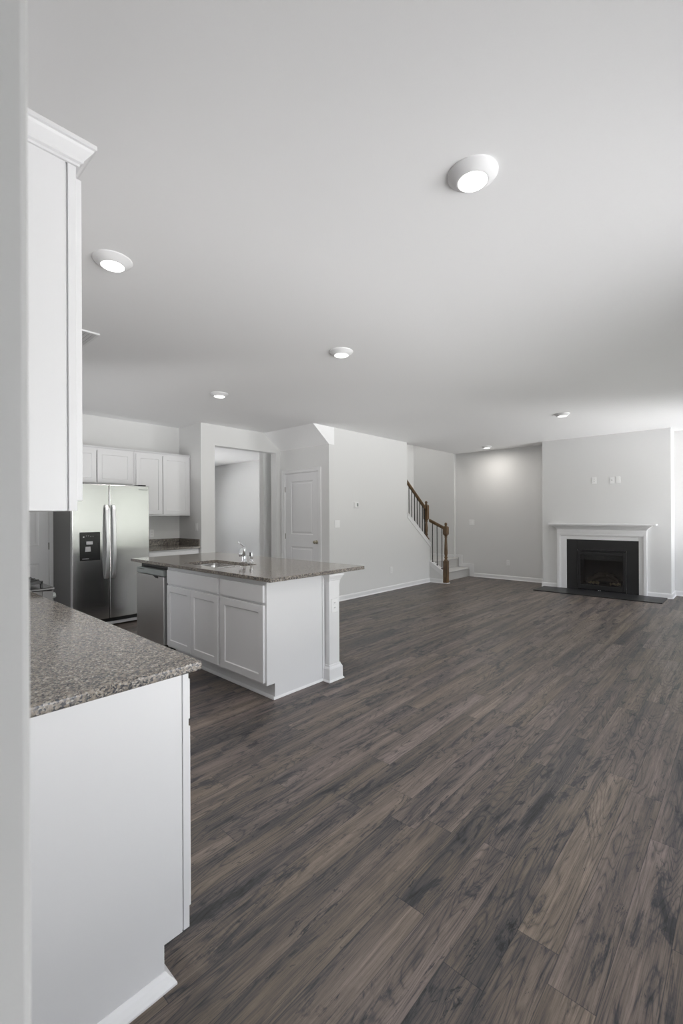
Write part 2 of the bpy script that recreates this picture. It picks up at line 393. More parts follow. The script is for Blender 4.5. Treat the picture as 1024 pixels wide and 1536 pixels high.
def wall_openings(y0, y1, x0, x1, ops, h=H):
    bm = bmesh.new(); x = x0
    for (a, b, c, d) in ops:
        box(bm, x, a, y0, y1, 0, h)
        if c > 0: box(bm, a, b, y0, y1, 0, c)
        box(bm, a, b, y0, y1, d, h); x = b
    box(bm, x, x1, y0, y1, 0, h); return bm
struct('wall_south', wall_openings(SOUTH-T, SOUTH, -1.5, 9.38, SOUTH_WINDOWS), WALL)
struct('wall_west', B((-1.62, -1.5, SOUTH-T, 0.40, 0, H)), WALL)
struct('wall_return', B((-1.5, 0.0645, 0.28, 0.40, 0, H)), WALL, bevel=0.004)
bm = bmesh.new(); y = 0.40
for (a, b, c, d) in ADDED_WEST_WINDOWS:
    box(bm, -0.03, 0.09, y, a, 0, H); box(bm, -0.03, 0.09, a, b, 0, c); box(bm, -0.03, 0.09, a, b, d, H); y = b
box(bm, -0.03, 0.09, y, 6.733, 0, H)
struct('wall_kitchen_left', bm, WALL)
for i, (a, b, c, d) in enumerate(ADDED_WEST_WINDOWS):  # frame and pane of the added west window
    o = struct('window_%d' % (8+i), B((0.0, 0.045, a, b, c, c+0.05), (0.0, 0.045, a, b, d-0.05, d), (0.0, 0.045, a, a+0.05, c+0.05, d-0.05), (0.0, 0.045, b-0.05, b, c+0.05, d-0.05), (0.0, 0.045, a+0.05, b-0.05, (c+d)/2-0.02, (c+d)/2+0.02)), TRIM)
    mesh('glass', B((0.02, 0.024, a+0.05, b-0.05, c+0.05, d-0.05)), GLASS, o)
struct('wall_kitchen_back', B((0.09, 3.488, 6.613, 6.733, 0, H)), WALL)
struct('wall_kitchen_side', B((3.488, 3.608, 6.107, 6.733, 0, H)), WALL)
# wall with the cased-free opening, its top right corner cut by the sloping soffit
bm = bmesh.new()
prism(bm, [(3.488, 5.967, 0), (3.72, 5.967, 0), (3.72, 5.967, 2.425), (4.908, 5.967, 2.425), (4.908, 5.967, 0), (5.0, 5.967, 0), (5.0, 5.967, 2.4645), (4.658, 5.967, H), (3.488, 5.967, H)], (0, 0.14, 0))
struct('wall_opening', bm, WALL)
# sloping underside of the stairs above the pantry door
bm = bmesh.new(); prism(bm, [(4.658, 4.806, H), (5.0, 4.806, 2.4645), (5.12, 4.806, 2.4645), (5.12, 4.806, H)], (0, 1.301, 0)); struct('ceiling_soffit', bm, CEIL)
bm = bmesh.new()
box(bm, 5.0, 5.12, 4.926, 5.02, 0, 2.4645); box(bm, 5.0, 5.12, 5.865, 5.967, 0, 2.4645); box(bm, 5.0, 5.12, 5.02, 5.865, 2.07, 2.4645)
box(bm, 5.10, 5.12, 5.02, 5.865, 0, 2.07)
struct('wall_pantry', bm, WALL)
# long wall with the thermostat, stepping down beside the stairs
bm = bmesh.new()
prism(bm, [(5.0, 4.806, 0), (7.96, 4.806, 0), (7.96, 4.806, 0.765), (7.13, 4.806, 1.385), (7.13, 4.806, H), (5.12, 4.806, H), (5.12, 4.806, 2.4645), (5.0, 4.806, 2.4645)], (0, 0.12, 0))
struct('wall_hall', bm, WALL)
struct('wall_stairs_back', B((5.12, 9.4, 6.0, 6.12, 0, 4.3)), WALL)
struct('wall_dining_stub', B((4.93, 5.3, 6.345, 6.465, 0, H)), WALL)
struct('wall_dining_east', B((6.83, 6.95, 6.12, 12.0, 0, H)), WALL)
struct('wall_dining_north', wall_openings(12.0, 12.12, 1.0, 6.95, NORTH_WINDOWS), WALL)
struct('wall_dining_west', B((1.0, 1.12, 6.733, 12.0, 0, H)), WALL)
struct('wall_east', B((9.26, 9.38, SOUTH, 4.93, 0, H)), WALL)
struct('wall_stairs_east', B((9.19, 9.38, 4.93, 6.0, 0, 4.3)), WALL)
FX = 8.834
struct('wall_chimney', B((FX, 9.26, 0.935, 1.56, 0, H), (FX, 9.26, 2.285, 2.901, 0, H), (FX, 9.26, 1.56, 2.285, 0.72, H), (9.2, 9.26, 1.56, 2.285, 0, 0.72)), WALL)

# unseen windows and patio door, sized to light the room
def window(i, a, b, c, d, y, s):
    o = struct('window_%d' % i, B((a, b, y-0.05, y-0.005, c, c+0.05), (a, b, y-0.05, y-0.005, d-0.05, d), (a, a+0.05, y-0.05, y-0.005, c+0.05, d-0.05),
        (b-0.05, b, y-0.05, y-0.005, c+0.05, d-0.05), (((a+b)/2-0.03, (a+b)/2+0.03, y-0.05, y-0.005, c+0.05, d-0.05) if i in (2, 3) else (a+0.05, b-0.05, y-0.05, y-0.005, (c+d)/2-0.02, (c+d)/2+0.02))), TRIM)
    g = mesh('glass', B((a+0.05, b-0.05, y-0.03, y-0.026, c+0.05, d-0.05)), {1: GLASS, 2: LGLASS, 3: TGLASS}[TINTED.get(i, 1)], o)
    q = 0.07
    yy = (y+s*0.045, y+s*0.045+s*0.018); yy = (min(yy), max(yy))
for i, (a, b, c, d) in enumerate(SOUTH_WINDOWS): window(i+1, a, b, c, d, SOUTH-0.05, 1)
for i, (a, b, c, d) in enumerate(NORTH_WINDOWS): window(7+i, a, b, c, d, 12.09, -1)

# baseboards: (start, end, outward normal)
def baseboard(name, p, q, n, h=0.083, e0=0, e1=0):
    p, q, n = Vector((*p, 0)), Vector((*q, 0)), Vector((*n, 0)); d = (q-p).normalized()
    p = p-d*e0; q = q+d*e1
    bm = bmesh.new()
    prof = [(0, 0), (0.024, 0), (0.024, 0.006), (0.014, 0.019), (0.013, h-0.018), (0.009, h-0.008), (0.006, h-0.003), (0, h)]
    prism(bm, [p+n*a+Vector((0, 0, z)) for a, z in prof], q-p)
    return struct(name, bm, TRIM)
baseboard('baseboard_hall', (5.0, 4.806), (7.93, 4.806), (0, -1))
baseboard('baseboard_east', (9.26, 2.901), (9.26, 4.49), (-1, 0))
baseboard('baseboard_chimney_north', (FX, 2.64), (FX, 2.901), (-1, 0), e1=0.014)
baseboard('baseboard_chimney_south', (FX, 0.935), (FX, 1.26), (-1, 0), e0=0.014)
baseboard('baseboard_chimney_side', (FX, 0.935), (9.26, 0.935), (0, -1))
baseboard('baseboard_chimney_return', (FX, 2.901), (9.26, 2.901), (0, 1))
baseboard('baseboard_alcove', (9.26, SOUTH), (9.26, 0.935), (-1, 0))
baseboard('baseboard_opening', (3.488, 5.967), (3.72, 5.967), (0, -1))
baseboard('baseboard_opening_right', (4.908, 5.967), (5.0, 5.967), (0, -1))
baseboard('baseboard_pantry', (5.0, 4.806), (5.0, 4.98), (-1, 0))
baseboard('baseboard_return', (-1.5, 0.28), (0.03, 0.28), (0, -1))
baseboard('baseboard_dining', (6.83, 6.12), (6.83, 12.0), (-1, 0))
baseboard('baseboard_kitchen_back', (1.785, 6.613), (1.84, 6.613), (0, -1))
baseboard('baseboard_south', (3.5, SOUTH), (9.26, SOUTH), (0, 1))

# ------------------------------------------------------------------ interior doors
def knob(parent, c, n, m=NICKEL):
    bm = bmesh.new(); disc_along(bm, c, n, [(0.031, 0), (0.031, 0.004), (0.026, 0.008), (0.012, 0.010), (0.011, 0.030), (0.018, 0.034), (0.027, 0.044), (0.028, 0.054), (0.022, 0.064), (0.008, 0.068)])
    o = mesh('knob', bm, m, parent, smooth=True); o['label'] = 'round satin metal door knob'; return o
def hinge(parent, x, y, z, r=0.008, h=0.09):
    bm = bmesh.new(); lathe(bm, x, y, [(r, 0), (r, h)], 10, z-h/2); return mesh('hinge', bm, HINGE, parent)
# pantry door in the wall X = 5.0, facing -X, leaf Y 5.04 .. 5.845
pd = struct('door_1', B((5.022, 5.03, 5.03, 5.04, 0.0, 0.01)), TRIM)
U, Nn = (0, -1, 0), (-1, 0, 0)
bm = bmesh.new(); panel_slab(bm, (5.045, 5.845, 0.012), U, Nn, 0.80, 2.045, 0.035, [(0.135, 0.665, 0.22, 0.83), (0.135, 0.665, 1.035, 1.915)], 0.009, 0.012, True)
leaf = mesh('door_leaf', bm, DOORP, pd)
bm = B((5.0, 5.045, 5.847, 5.862, 0, 2.062), (5.0, 5.045, 5.022, 5.042, 0, 2.062), (5.0, 5.045, 5.022, 5.862, 2.059, 2.075))
box(bm, 4.984, 5.0, 5.852, 5.915, 0, 2.068); box(bm, 4.984, 5.0, 4.972, 5.032, 0, 2.068); box(bm, 4.984, 5.0, 4.972, 5.915, 2.068, 2.128)
box(bm, 4.977, 4.984, 5.897, 5.915, 0, 2.128); box(bm, 4.977, 4.984, 4.972, 4.99, 0, 2.128); box(bm, 4.977, 4.984, 4.972, 5.915, 2.11, 2.128)
mesh('door_casing', bm, TRIM, pd, bevel=0.003)
knob(pd, (5.01, 5.095, 0.935), Nn)
for z in (0.25, 1.01, 1.80): hinge(pd, 5.004, 5.848, z)
# kitchen back door, facing -Y in the wall Y = 6.613
kd = struct('door_2', B((0.91, 0.92, 6.60, 6.61, 0, 0.01)), TRIM)
pn = [(0.10, 0.355, 0.22, 0.76), (0.445, 0.70, 0.22, 0.76), (0.10, 0.355, 0.98, 1.58), (0.445, 0.70, 0.98, 1.58), (0.10, 0.355, 1.68, 1.92), (0.445, 0.70, 1.68, 1.92)]
bm = bmesh.new(); panel_slab(bm, (0.905, 6.613, 0.012), (1, 0, 0), (0, -1, 0), 0.80, 2.045, 0.012, pn, 0.008, 0.012, True)
mesh('door_leaf', bm, DOORP, kd)
mesh('door_casing', B((1.715, 1.775, 6.595, 6.613, 0, 2.125), (0.835, 0.895, 6.595, 6.613, 0, 2.125), (0.895, 1.715, 6.595, 6.613, 2.062, 2.125),
     (1.757, 1.775, 6.588, 6.595, 0, 2.125), (0.835, 0.853, 6.588, 6.595, 0, 2.125)), TRIM, kd, bevel=0.003)
for z in (0.25, 0.985, 1.80): hinge(kd, 1.709, 6.597, z)
knob(kd, (0.965, 6.60, 0.935), (0, -1, 0))

# ------------------------------------------------------------------ cabinet helpers
def shaker(name, parent, O, U, N, w, h, t=0.019, rail=0.057, label=None):
    bm = bmesh.new(); panel_slab(bm, O, U, N, w, h, t, [(rail, w-rail, rail, h-rail)], 0.008, 0.004)
    return mesh(name, bm, CAB, parent, bevel=0.0015, seg=1)
def slab_front(name, parent, O, U, N, w, h, t=0.019):
    bm = bmesh.new(); O, U, N = Vector(O), Vector(U), Vector(N)
    prism(bm, [O, O+U*w, O+U*w+Vector((0, 0, h)), O+Vector((0, 0, h))], N*t)
    return mesh(name, bm, CAB, parent, bevel=0.003)

# ------------------------------------------------------------------ kitchen left run (faces +X)
NX, PX, NY, PY = (-1, 0, 0), (1, 0, 0), (0, -1, 0), (0, 1, 0)
FR = 0.692          # face frame front
def left_base(y0, y1, label, first=False):
    t = thing('base_cabinet', label, 'cabinet', ((0.09+FR)/2, (y0+y1)/2, 0))
    bm = bmesh.new()
    prism(bm, [(0.09, y0, 0), (0.612, y0, 0), (0.612, y0, 0.115), (0.669, y0, 0.115), (0.669, y0, 0.885), (0.09, y0, 0.885)], (0, y1-y0, 0))
    mesh('carcass', bm, CAB, t)
    y2 = y1
    box_ = [(0.6725, FR, y0, y0+0.04, 0.115, 0.885), (0.6725, FR, y2-0.04, y2, 0.115, 0.885), (0.6725, FR, y0+0.04, y2-0.04, 0.115, 0.16), (0.6725, FR, y0+0.04, y2-0.04, 0.845, 0.885), (0.6725, FR, y0+0.04, y2-0.04, 0.70, 0.745),
            (0.669, 0.6725, y0+0.004, y2, 0.12, 0.885)]
    mesh('face_frame', B(*box_), CAB, t, bevel=0.0012, seg=1)
    n = 2; wd = (y1-y0-0.05-0.004)/2
    for k in range(n):
        shaker('door', t, (FR, y0+0.025+k*(wd+0.004), 0.155), PY, PX, wd, 0.555)
    for k in range(n):
        slab_front('drawer_front', t, (FR, y0+0.025+k*(wd+0.004), 0.732), PY, PX, wd, 0.125)
    if first:
        bm = bmesh.new(); prof = [(0, 0), (0.026, 0), (0.026, 0.006), (0.02, 0.016), (0.01, 0.028), (0.002, 0.04), (0, 0.04)]
        rows = [[bm.verts.new((*f(a), z)) for a, z in prof] for f in (lambda a: (0.09, y0-a), lambda a: (0.6125+a, y0-a), lambda a: (0.6125+a, y1))]
        for i in range(2):
            for k in range(len(prof)):
                j = (k+1) % len(prof); bm.faces.new((rows[i][k], rows[i][j], rows[i+1][j], rows[i+1][k]))
        bm.faces.new(rows[0]); bm.faces.new(rows[-1])
        mesh('shoe_moulding', bm, TRIM, t)
    return t
left_base(1.26, 2.215, 'white base cabinet end panel nearest the camera under speckled granite', True)
left_base(2.217, 3.17, 'white base cabinet under granite between end cabinet and gas range')
t = mesh('countertop', B((0.09, 0.734, 1.2506, 3.178, 0.885, 0.914)), GRANITE, bevel=0.007, seg=3)
t['label'] = 'speckled grey and tan granite countertop in left foreground on white base cabinets'; t['category'] = 'countertop'

UF = 0.396
def left_upper(y0, y1, label, first=False):
    t = thing('wall_cabinet', label, 'cabinet', ((0.09+UF)/2, (y0+y1)/2, 1.375))
    mesh('carcass', B((0.09, 0.3715, y0, y1, 1.375, 2.27)), CAB, t, bevel=0.001, seg=1)
    mesh('face_frame', B((0.3765, UF, y0, y0+0.04, 1.375, 2.27), (0.3765, UF, y1-0.04, y1, 1.375, 2.27), (0.3765, UF, y0+0.04, y1-0.04, 1.375, 1.415), (0.3765, UF, y0+0.04, y1-0.04, 2.23, 2.27), (0.3715, 0.3765, y0+0.006, y1, 1.376, 2.27)), CAB, t, bevel=0.001, seg=1)
    wd = (y1-y0-0.04-0.004)/2
    for k in range(2):
        shaker('door', t, (UF, y0+0.02+k*(wd+0.004), 1.402), PY, PX, wd, 0.845)
    # crown: sweep profile along end and front with a mitred corner
    prof = [(0.000, 2.262), (0.006, 2.262), (0.007, 2.268), (0.013, 2.271), (0.014, 2.277), (0.030, 2.297), (0.033, 2.303), (0.038, 2.305), (0.038, 2.316), (0.0, 2.316)]
    bm = bmesh.new(); rows = []
    if first: path = [((0.09), lambda a: (0.09, y0-a)), (1, lambda a: (UF+a, y0-a)), (2, lambda a: (UF+a, y1))]
    else: path = [(0, lambda a: (UF+a, y0)), (1, lambda a: (UF+a, y1))]
    for _, f in path: rows.append([bm.verts.new((*f(a), z)) for a, z in prof])
    for i in range(len(rows)-1):
        for k in range(len(prof)):
            j = (k+1) % len(prof); bm.faces.new((rows[i][k], rows[i][j], rows[i+1][j], rows[i+1][k]))
    bm.faces.new(rows[0]); bm.faces.new(rows[-1])
    mesh('crown_moulding', bm, CAB, t)
    return t
left_upper(1.28, 2.215, 'white wall cabinet with crown moulding beside the foreground wall edge', True)
left_upper(2.217, 3.17, 'white wall cabinet hung behind the nearest crown-topped cabinet')

# gas range
rg = thing('gas_range', 'stainless gas range with black grates past the end of the near counter', 'range', (0.45, 3.57, 0))
y0, y1 = 3.19, 3.95
mesh('body', B((0.10, 0.79, y0, y1, 0.03, 0.905)), DARKSIDE, rg, bevel=0.003)
mesh('cooktop', B((0.10, 0.862, y0, y1, 0.905, 0.922)), BLACK, rg, bevel=0.006)
mesh('oven_door', B((0.79, 0.825, y0+0.01, y1-0.01, 0.20, 0.74)), STEEL, rg, bevel=0.006)
mesh('storage_drawer', B((0.79, 0.82, y0+0.01, y1-0.01, 0.04, 0.19)), STEEL, rg, bevel=0.006)
bm = bmesh.new(); prism(bm, [(0.79, y0, 0.75), (0.835, y0, 0.75), (0.852, y0, 0.90), (0.79, y0, 0.905)], (0, y1-y0, 0)); mesh('control_panel', bm, DARKSIDE, rg, bevel=0.003)
for k in range(5):
    bm = bmesh.new(); disc_along(bm, (0.838, y0+0.07+k*0.155, 0.86), (1, 0, 0.1), [(0.024, 0), (0.024, 0.008), (0.019, 0.014), (0.017, 0.038), (0.015, 0.041)]); mesh('knob', bm, SENSOR, rg, smooth=False)
bm = bmesh.new(); tube(bm, [(0.872, y0+0.06, 0.70), (0.872, y1-0.06, 0.70)], 0.012); 
for yy in (y0+0.09, y1-0.09): tube(bm, [(0.82, yy, 0.70), (0.872, yy, 0.70)], 0.009)
mesh('oven_handle', bm, STEEL, rg, smooth=True)
for k in range(2):
    a = y0+0.02+k*0.365; b = a+0.355; bm = bmesh.new()
    x0, x1 = 0.20, 0.80
    for yy in (a, a+0.085, a+0.17, a+0.26, b-0.014): box(bm, x0, x1, yy, yy+0.014, 0.948, 0.966)
    for xx in (x0, x0+0.19, x1-0.19, x1-0.014): box(bm, xx, xx+0.014, a, b, 0.944, 0.962)
    for xx in (x0, x1-0.014):
        for yy in (a, b-0.014): box(bm, xx, xx+0.014, yy, yy+0.014, 0.922, 0.95)
    mesh('grate', bm, IRON, rg, bevel=0.002)
for k in range(4):
    bm = bmesh.new(); lathe(bm, 0.34+0.30*(k % 2), y0+0.20+0.365*(k//2), [(0.05, 0), (0.05, 0.008), (0.036, 0.010), (0.036, 0.018), (0.03, 0.020)], 24, 0.922); mesh('burner', bm, IRON, rg)
mesh('back_guard', B((0.10, 0.16, y0, y1, 0.922, 1.00)), STEEL, rg, bevel=0.004)

# ------------------------------------------------------------------ refrigerator
fx0, fx1, fy = 1.746, 2.652, 5.83
rf = thing('refrigerator', 'stainless side-by-side refrigerator with black dispenser against back wall', 'refrigerator', ((fx0+fx1)/2, 6.2, 0))
mesh('cabinet_body', B((fx0+0.006, fx1-0.006, fy+0.075, 6.575, 0.02, 1.735)), DARKSIDE, rf, bevel=0.004)
SPL = 2.157
def fdoor(a, b, hole=None):
    bm = B((a, b, fy, fy+0.07, 0.105, 1.75)); o = mesh('door', bm, STEEL, rf, bevel=0.006, seg=3); return o
dl = fdoor(fx0, SPL-0.004); dr = fdoor(SPL+0.004, fx1)
for xx in (fx0+0.03, fx1-0.13): mesh('top_hinge_cover', B((xx, xx+0.10, fy+0.02, fy+0.16, 1.7515, 1.765)), BLACK, rf, bevel=0.004)
bm = B((fx0+0.01, fx1-0.01, fy+0.05, fy+0.074, 0.03, 0.10)); 
mesh('toe_grille', bm, BLACK, rf)
mesh('kick_strip', B((fx0+0.01, fx1-0.01, fy+0.03, fy+0.05, 0.02, 0.055)), LCDG, rf, bevel=0.004)
for xc, d in ((SPL-0.04, dl), (SPL+0.04, dr)):
    bm = bmesh.new(); pts = []
    n = 18
    for i in range(n+1):
        u = i/n; z = 0.60+u*0.90; off = 0.020+0.042*math.sin(math.pi*u)**0.55 if 0 < u < 1 else 0.016
        pts.append((xc, fy-off, z))
    # rectangular bar section
    rows = []
    for i, (x, y, z) in enumerate(pts):
        rows.append([bm.verts.new(q) for q in ((x-0.022, y+0.012, z), (x+0.022, y+0.012, z), (x+0.017, y-0.010, z), (x-0.017, y-0.010, z))])
    for i in range(n):
        for k in range(4): bm.faces.new((rows[i][k], rows[i][(k+1) % 4], rows[i+1][(k+1) % 4], rows[i+1][k]))
    bm.faces.new(rows[0]); bm.faces.new(rows[-1])
    box(bm, xc-0.014, xc+0.014, fy-0.02, fy+0.002, 0.602, 0.635); box(bm, xc-0.014, xc+0.014, fy-0.02, fy+0.002, 1.465, 1.498)
    mesh('handle', bm, SATIN, d, bevel=0.004)
# dispenser panel with recess
dx0, dx1, dz0, dz1 = 1.823, 2.048, 0.832, 1.172
bm = bmesh.new()
box(bm, dx0, dx1, fy-0.008, fy-0.0005, 1.035, dz1)
box(bm, dx0, dx0+0.022, fy-0.008, fy-0.0005, dz0, 1.035); box(bm, dx1-0.022, dx1, fy-0.008, fy-0.0005, dz0, 1.035); box(bm, dx0+0.022, dx1-0.022, fy-0.008, fy-0.0005, dz0, dz0+0.03)
box(bm, dx0+0.022, dx1-0.022, fy-0.0025, fy-0.0005, dz0+0.03, 1.035)
disp = mesh('ice_dispenser', bm, BLACK, dl, bevel=0.003); disp['label'] = 'glossy black ice and water dispenser panel'
mesh('dispenser_chute', B((1.892, 1.962, fy-0.018, fy-0.008, 1.025, 1.062)), LCDG, disp, bevel=0.003)
bm = bmesh.new(); prism(bm, [(1.88, fy-0.012, 0.94), (1.942, fy-0.012, 0.94), (1.936, fy-0.020, 1.0), (1.882, fy-0.020, 1.0)], (0, 0.009, 0.0)); mesh('paddle', bm, LCDG, disp, bevel=0.002)
mesh('drip_tray', B((1.85, 1.92, fy-0.012, fy-0.008, 0.853, 0.858)), LCDG, disp)
for (xx, zz, ww) in ((1.857, 1.108, .015), (1.893, 1.125, .005), (1.915, 1.125, .005), (1.94, 1.118, .005), (1.965, 1.118, .005)): mesh('indicator_light', B((xx, xx+ww, fy-0.0095, fy-0.008, zz, zz+ww)), LCDG, disp)
# maker's name on the right door
tx = bpy.data.curves.new('nameplate', 'FONT'); tx.body = 'Whirlpool'; tx.size = 0.028; tx.extrude = 0.0006; tx.materials.append(SENSOR)
tt = bpy.data.objects.new('nameplate_text', tx); COL.objects.link(tt); bpy.context.view_layer.update()
tm = bpy.data.meshes.new_from_object(tt.evaluated_get(bpy.context.evaluated_depsgraph_get())); bpy.data.objects.remove(tt)
to = bpy.data.objects.new('nameplate', tm); COL.objects.link(to); to.location = (2.512, fy-0.0006, 1.694); to.rotation_euler = (math.pi/2, 0, 0); to.parent = dr

# cabinets over and beside the refrigerator (face -Y)
CF = 6.28
def back_upper(x0, x1, z0, label, splits, crown_r=False):
    t = thing('wall_cabinet', label, 'cabinet', ((x0+x1)/2, 6.45, z0))
    mesh('carcass', B((x0, x1, CF+0.019, 6.612, z0, 2.25)), CAB, t)
    mesh('face_frame', B((x0, x0+0.035, CF, CF+0.019, z0, 2.25), (x1-0.035, x1, CF, CF+0.019, z0, 2.25), (x0+0.035, x1-0.035, CF, CF+0.019, z0, z0+0.035), (x0+0.035, x1-0.035, CF, CF+0.019, 2.215, 2.25)), CAB, t, bevel=0.001, seg=1)
    for a, b in splits:
        shaker('door', t, (a, CF, z0+0.022), PX, NY, b-a, 2.228-z0-0.022)
    bm = bmesh.new(); prism(bm, [(x0, CF+0.02, 2.25), (x0, CF-0.004, 2.25), (x0, CF-0.024, 2.266), (x0, CF-0.026, 2.274), (x0, CF+0.02, 2.274)], (x1-x0, 0, 0))
    mesh('crown_moulding', bm, CAB, t)
    return t
back_upper(1.72, 2.647, 1.775, 'short white wall cabinet above the stainless refrigerator', [(1.745, 2.160), (2.172, 2.618)])
back_upper(2.65, 3.486, 1.365, 'tall two-door white wall cabinet right of the refrigerator', [(2.672, 3.046), (3.054, 3.462)])
t = thing('base_cabinet', 'white base cabinet in back corner beside the refrigerator', 'cabinet', (3.07, 6.3, 0))
bm = bmesh.new(); prism(bm, [(2.67, 6.612, 0), (2.67, 6.10, 0), (2.67, 6.10, 0.11), (2.67, 6.025, 0.11), (2.67, 6.025, 0.885), (2.67, 6.612, 0.885)], (0.812, 0, 0)); mesh('carcass', bm, CAB, t)
slab_front('drawer_front', t, (2.69, 6.025, 0.73), PX, NY, 0.77, 0.13)
for k in range(2): shaker('door', t, (2.69+k*0.387, 6.025, 0.13), PX, NY, 0.383, 0.575)
t = mesh('countertop', B((2.665, 3.487, 5.985, 6.612, 0.885, 0.914)), GRANITE, bevel=0.004)
t['label'] = 'small granite countertop with splash in the back corner by the refrigerator'; t['category'] = 'countertop'
mesh('backsplash', B((2.665, 3.468, 6.593, 6.612, 0.9145, 1.015), (3.468, 3.487, 6.0, 6.612, 0.9145, 1.015)), GRANITE, t, bevel=0.002)

# ------------------------------------------------------------------ island
IF = 2.045                      # carcass front (faces -X)
def island_cab(y0, y1, label, doors, drawers, last=False):
    t = thing('base_cabinet', label, 'cabinet', (2.33, (y0+y1)/2, 0))
    bm = bmesh.new(); P_ = lambda y: [(IF+0.019, y, 0.118), (2.12, y, 0.118), (2.12, y, 0), (2.63, y, 0), (2.63, y, 0.884), (IF+0.019, y, 0.884)]
    if not last: prism(bm, P_(y0), (0, y1-y0, 0))
    else:
        prism(bm, P_(y0), (0, 0.016, 0)); prism(bm, P_(y1-0.016), (0, 0.016, 0)); box(bm, IF+0.019, 2.63, y0+0.016, y1-0.016, 0.118, 0.134); box(bm, 2.12, 2.136, y0+0.016, y1-0.016, 0, 0.118); box(bm, 2.614, 2.63, y0+0.016, y1-0.016, 0.134, 0.884)
    mesh('carcass', bm, CAB, t)
    fr = [(IF, IF+0.019, y0, y0+0.035, 0.118, 0.884), (IF, IF+0.019, y1-0.035, y1, 0.118, 0.884), (IF, IF+0.019, y0+0.035, y1-0.035, 0.118, 0.155), (IF, IF+0.019, y0+0.035, y1-0.035, 0.838, 0.884), (IF, IF+0.019, y0+0.035, y1-0.035, 0.69, 0.735)]
    mesh('face_frame', B(*fr), CAB, t, bevel=0.001, seg=1)
    for a, b in drawers: slab_front('drawer_front', t, (IF, b, 0.722), NY, NX, b-a, 0.128)
    for a, b in doors: shaker('door', t, (IF, b, 0.137), NY, NX, b-a, 0.567)
    bm = bmesh.new(); prism(bm, [(2.12, y0, 0), (2.104, y0, 0), (2.106, y0, 0.01), (2.116, y0, 0.02), (2.12, y0, 0.02)], (0, y1-y0, 0)); mesh('shoe_moulding', bm, TRIM, t)
    return t
t = island_cab(2.609, 3.196, 'white island cabinet with one door and one drawer at near corner', [(2.622, 3.176)], [(2.622, 3.176)])
bm = bmesh.new(); prof = [(0, 0), (0.014, 0), (0.013, 0.008), (0.005, 0.019), (0, 0.019)]
prism(bm, [(2.106, 2.609-a, z) for a, z in prof], (0.53, 0, 0)); mesh('end_shoe_moulding', bm, TRIM, t)
mesh('end_panel', B((IF+0.001, 2.12, 2.603, 2.6088, 0.1185, 0.884), (2.12, 2.632, 2.603, 2.6088, 0, 0.884)), CAB, t)
mesh('end_batten', B((2.616, 2.638, 2.595, 2.6028, 0.02, 0.87)), CAB, t, bevel=0.002)
island_cab(3.197, 4.104, 'white island sink cabinet with two doors under one wide drawer front', [(3.218, 3.653), (3.657, 4.088)], [(3.218, 4.088)], True)

# dishwasher
dw = thing('dishwasher', 'stainless dishwasher with dark control strip at far end of island', 'dishwasher', (2.3, 4.44, 0))
mesh('body', B((2.075, 2.62, 4.112, 4.738, 0.02, 0.868)), BLACK, dw)
mesh('door', B((2.018, 2.070, 4.140, 4.732, 0.12, 0.775)), STEELD, dw, bevel=0.006)
mesh('toe_panel', B((2.105, 2.115, 4.14, 4.732, 0.0, 0.115)), BLACK, dw)
ctl = mesh('control_panel', B((2.018, 2.070, 4.140, 4.732, 0.780, 0.838)), SENSOR, dw, bevel=0.006); ctl['label'] = 'dark grey control strip'
bm = bmesh.new(); prism(bm, [(2.0165, 4.245, 0.755), (2.0165, 4.30, 0.755), (2.0165, 4.36, 0.7775), (2.0165, 4.245, 0.7775)], (0.0012, 0, 0)); mesh('pocket_handle', bm, BLACK, dw)
mesh('latch_vent', B((2.0172, 2.0178, 4.55, 4.70, 0.822, 0.826)), BLACK, ctl)

# island knee wall, post and end panel
st = thing('island_knee_wall', 'white panelled knee wall with square end post carrying island countertop', 'half wall', (2.705, 3.7, 0))
mesh('back_panel', B((2.645, 2.755, 2.612, 4.738, 0, 0.884)), CAB, st)
px0, px1, py0, py1 = 2.645, 2.765, 2.547, 2.611
bm = B((px0, px1, py0, py1, 0.0, 0.884))
mesh('post', bm, TRIM, st, bevel=0.002)
bm = bmesh.new()
def ring(bm, prof, x0, x1, y0, y1):
    """moulding round three sides of the post"""
    rows = []
    for f in (lambda a: (x0-a, y1), lambda a: (x0-a, y0-a), lambda a: (x1+a, y0-a), lambda a: (x1+a, y1)):
        rows.append([bm.verts.new((*f(a), z)) for a, z in prof])
    for i in range(3):
        for k in range(len(prof)):
            j = (k+1) % len(prof); bm.faces.new((rows[i][k], rows[i][j], rows[i+1][j], rows[i+1][k]))
    bm.faces.new(rows[0]); bm.faces.new(rows[-1])
ring(bm, [(0.0, 0.795), (0.004, 0.795), (0.004, 0.822), (0.010, 0.826), (0.011, 0.834), (0.024, 0.856), (0.028, 0.862), (0.028, 0.880), (0.0, 0.880)], px0, px1, py0, py1)
mesh('post_capital', bm, TRIM, st)
bm = bmesh.new()
ring(bm, [(0.0, 0.0), (0.030, 0.0), (0.030, 0.004), (0.020, 0.016), (0.019, 0.10), (0.014, 0.112), (0.008, 0.120), (0.006, 0.132), (0.0, 0.134)], px0, px1, py0, py1)
mesh('post_base', bm, TRIM, st)
bm = bmesh.new(); prism(bm, [(2.755+a, 2.63, z) for a, z in [(0, 0), (0.02, 0), (0.013, 0.02), (0.012, 0.09), (0, 0.10)]], (0, 2.10, 0)); mesh('back_baseboard', bm, TRIM, st)

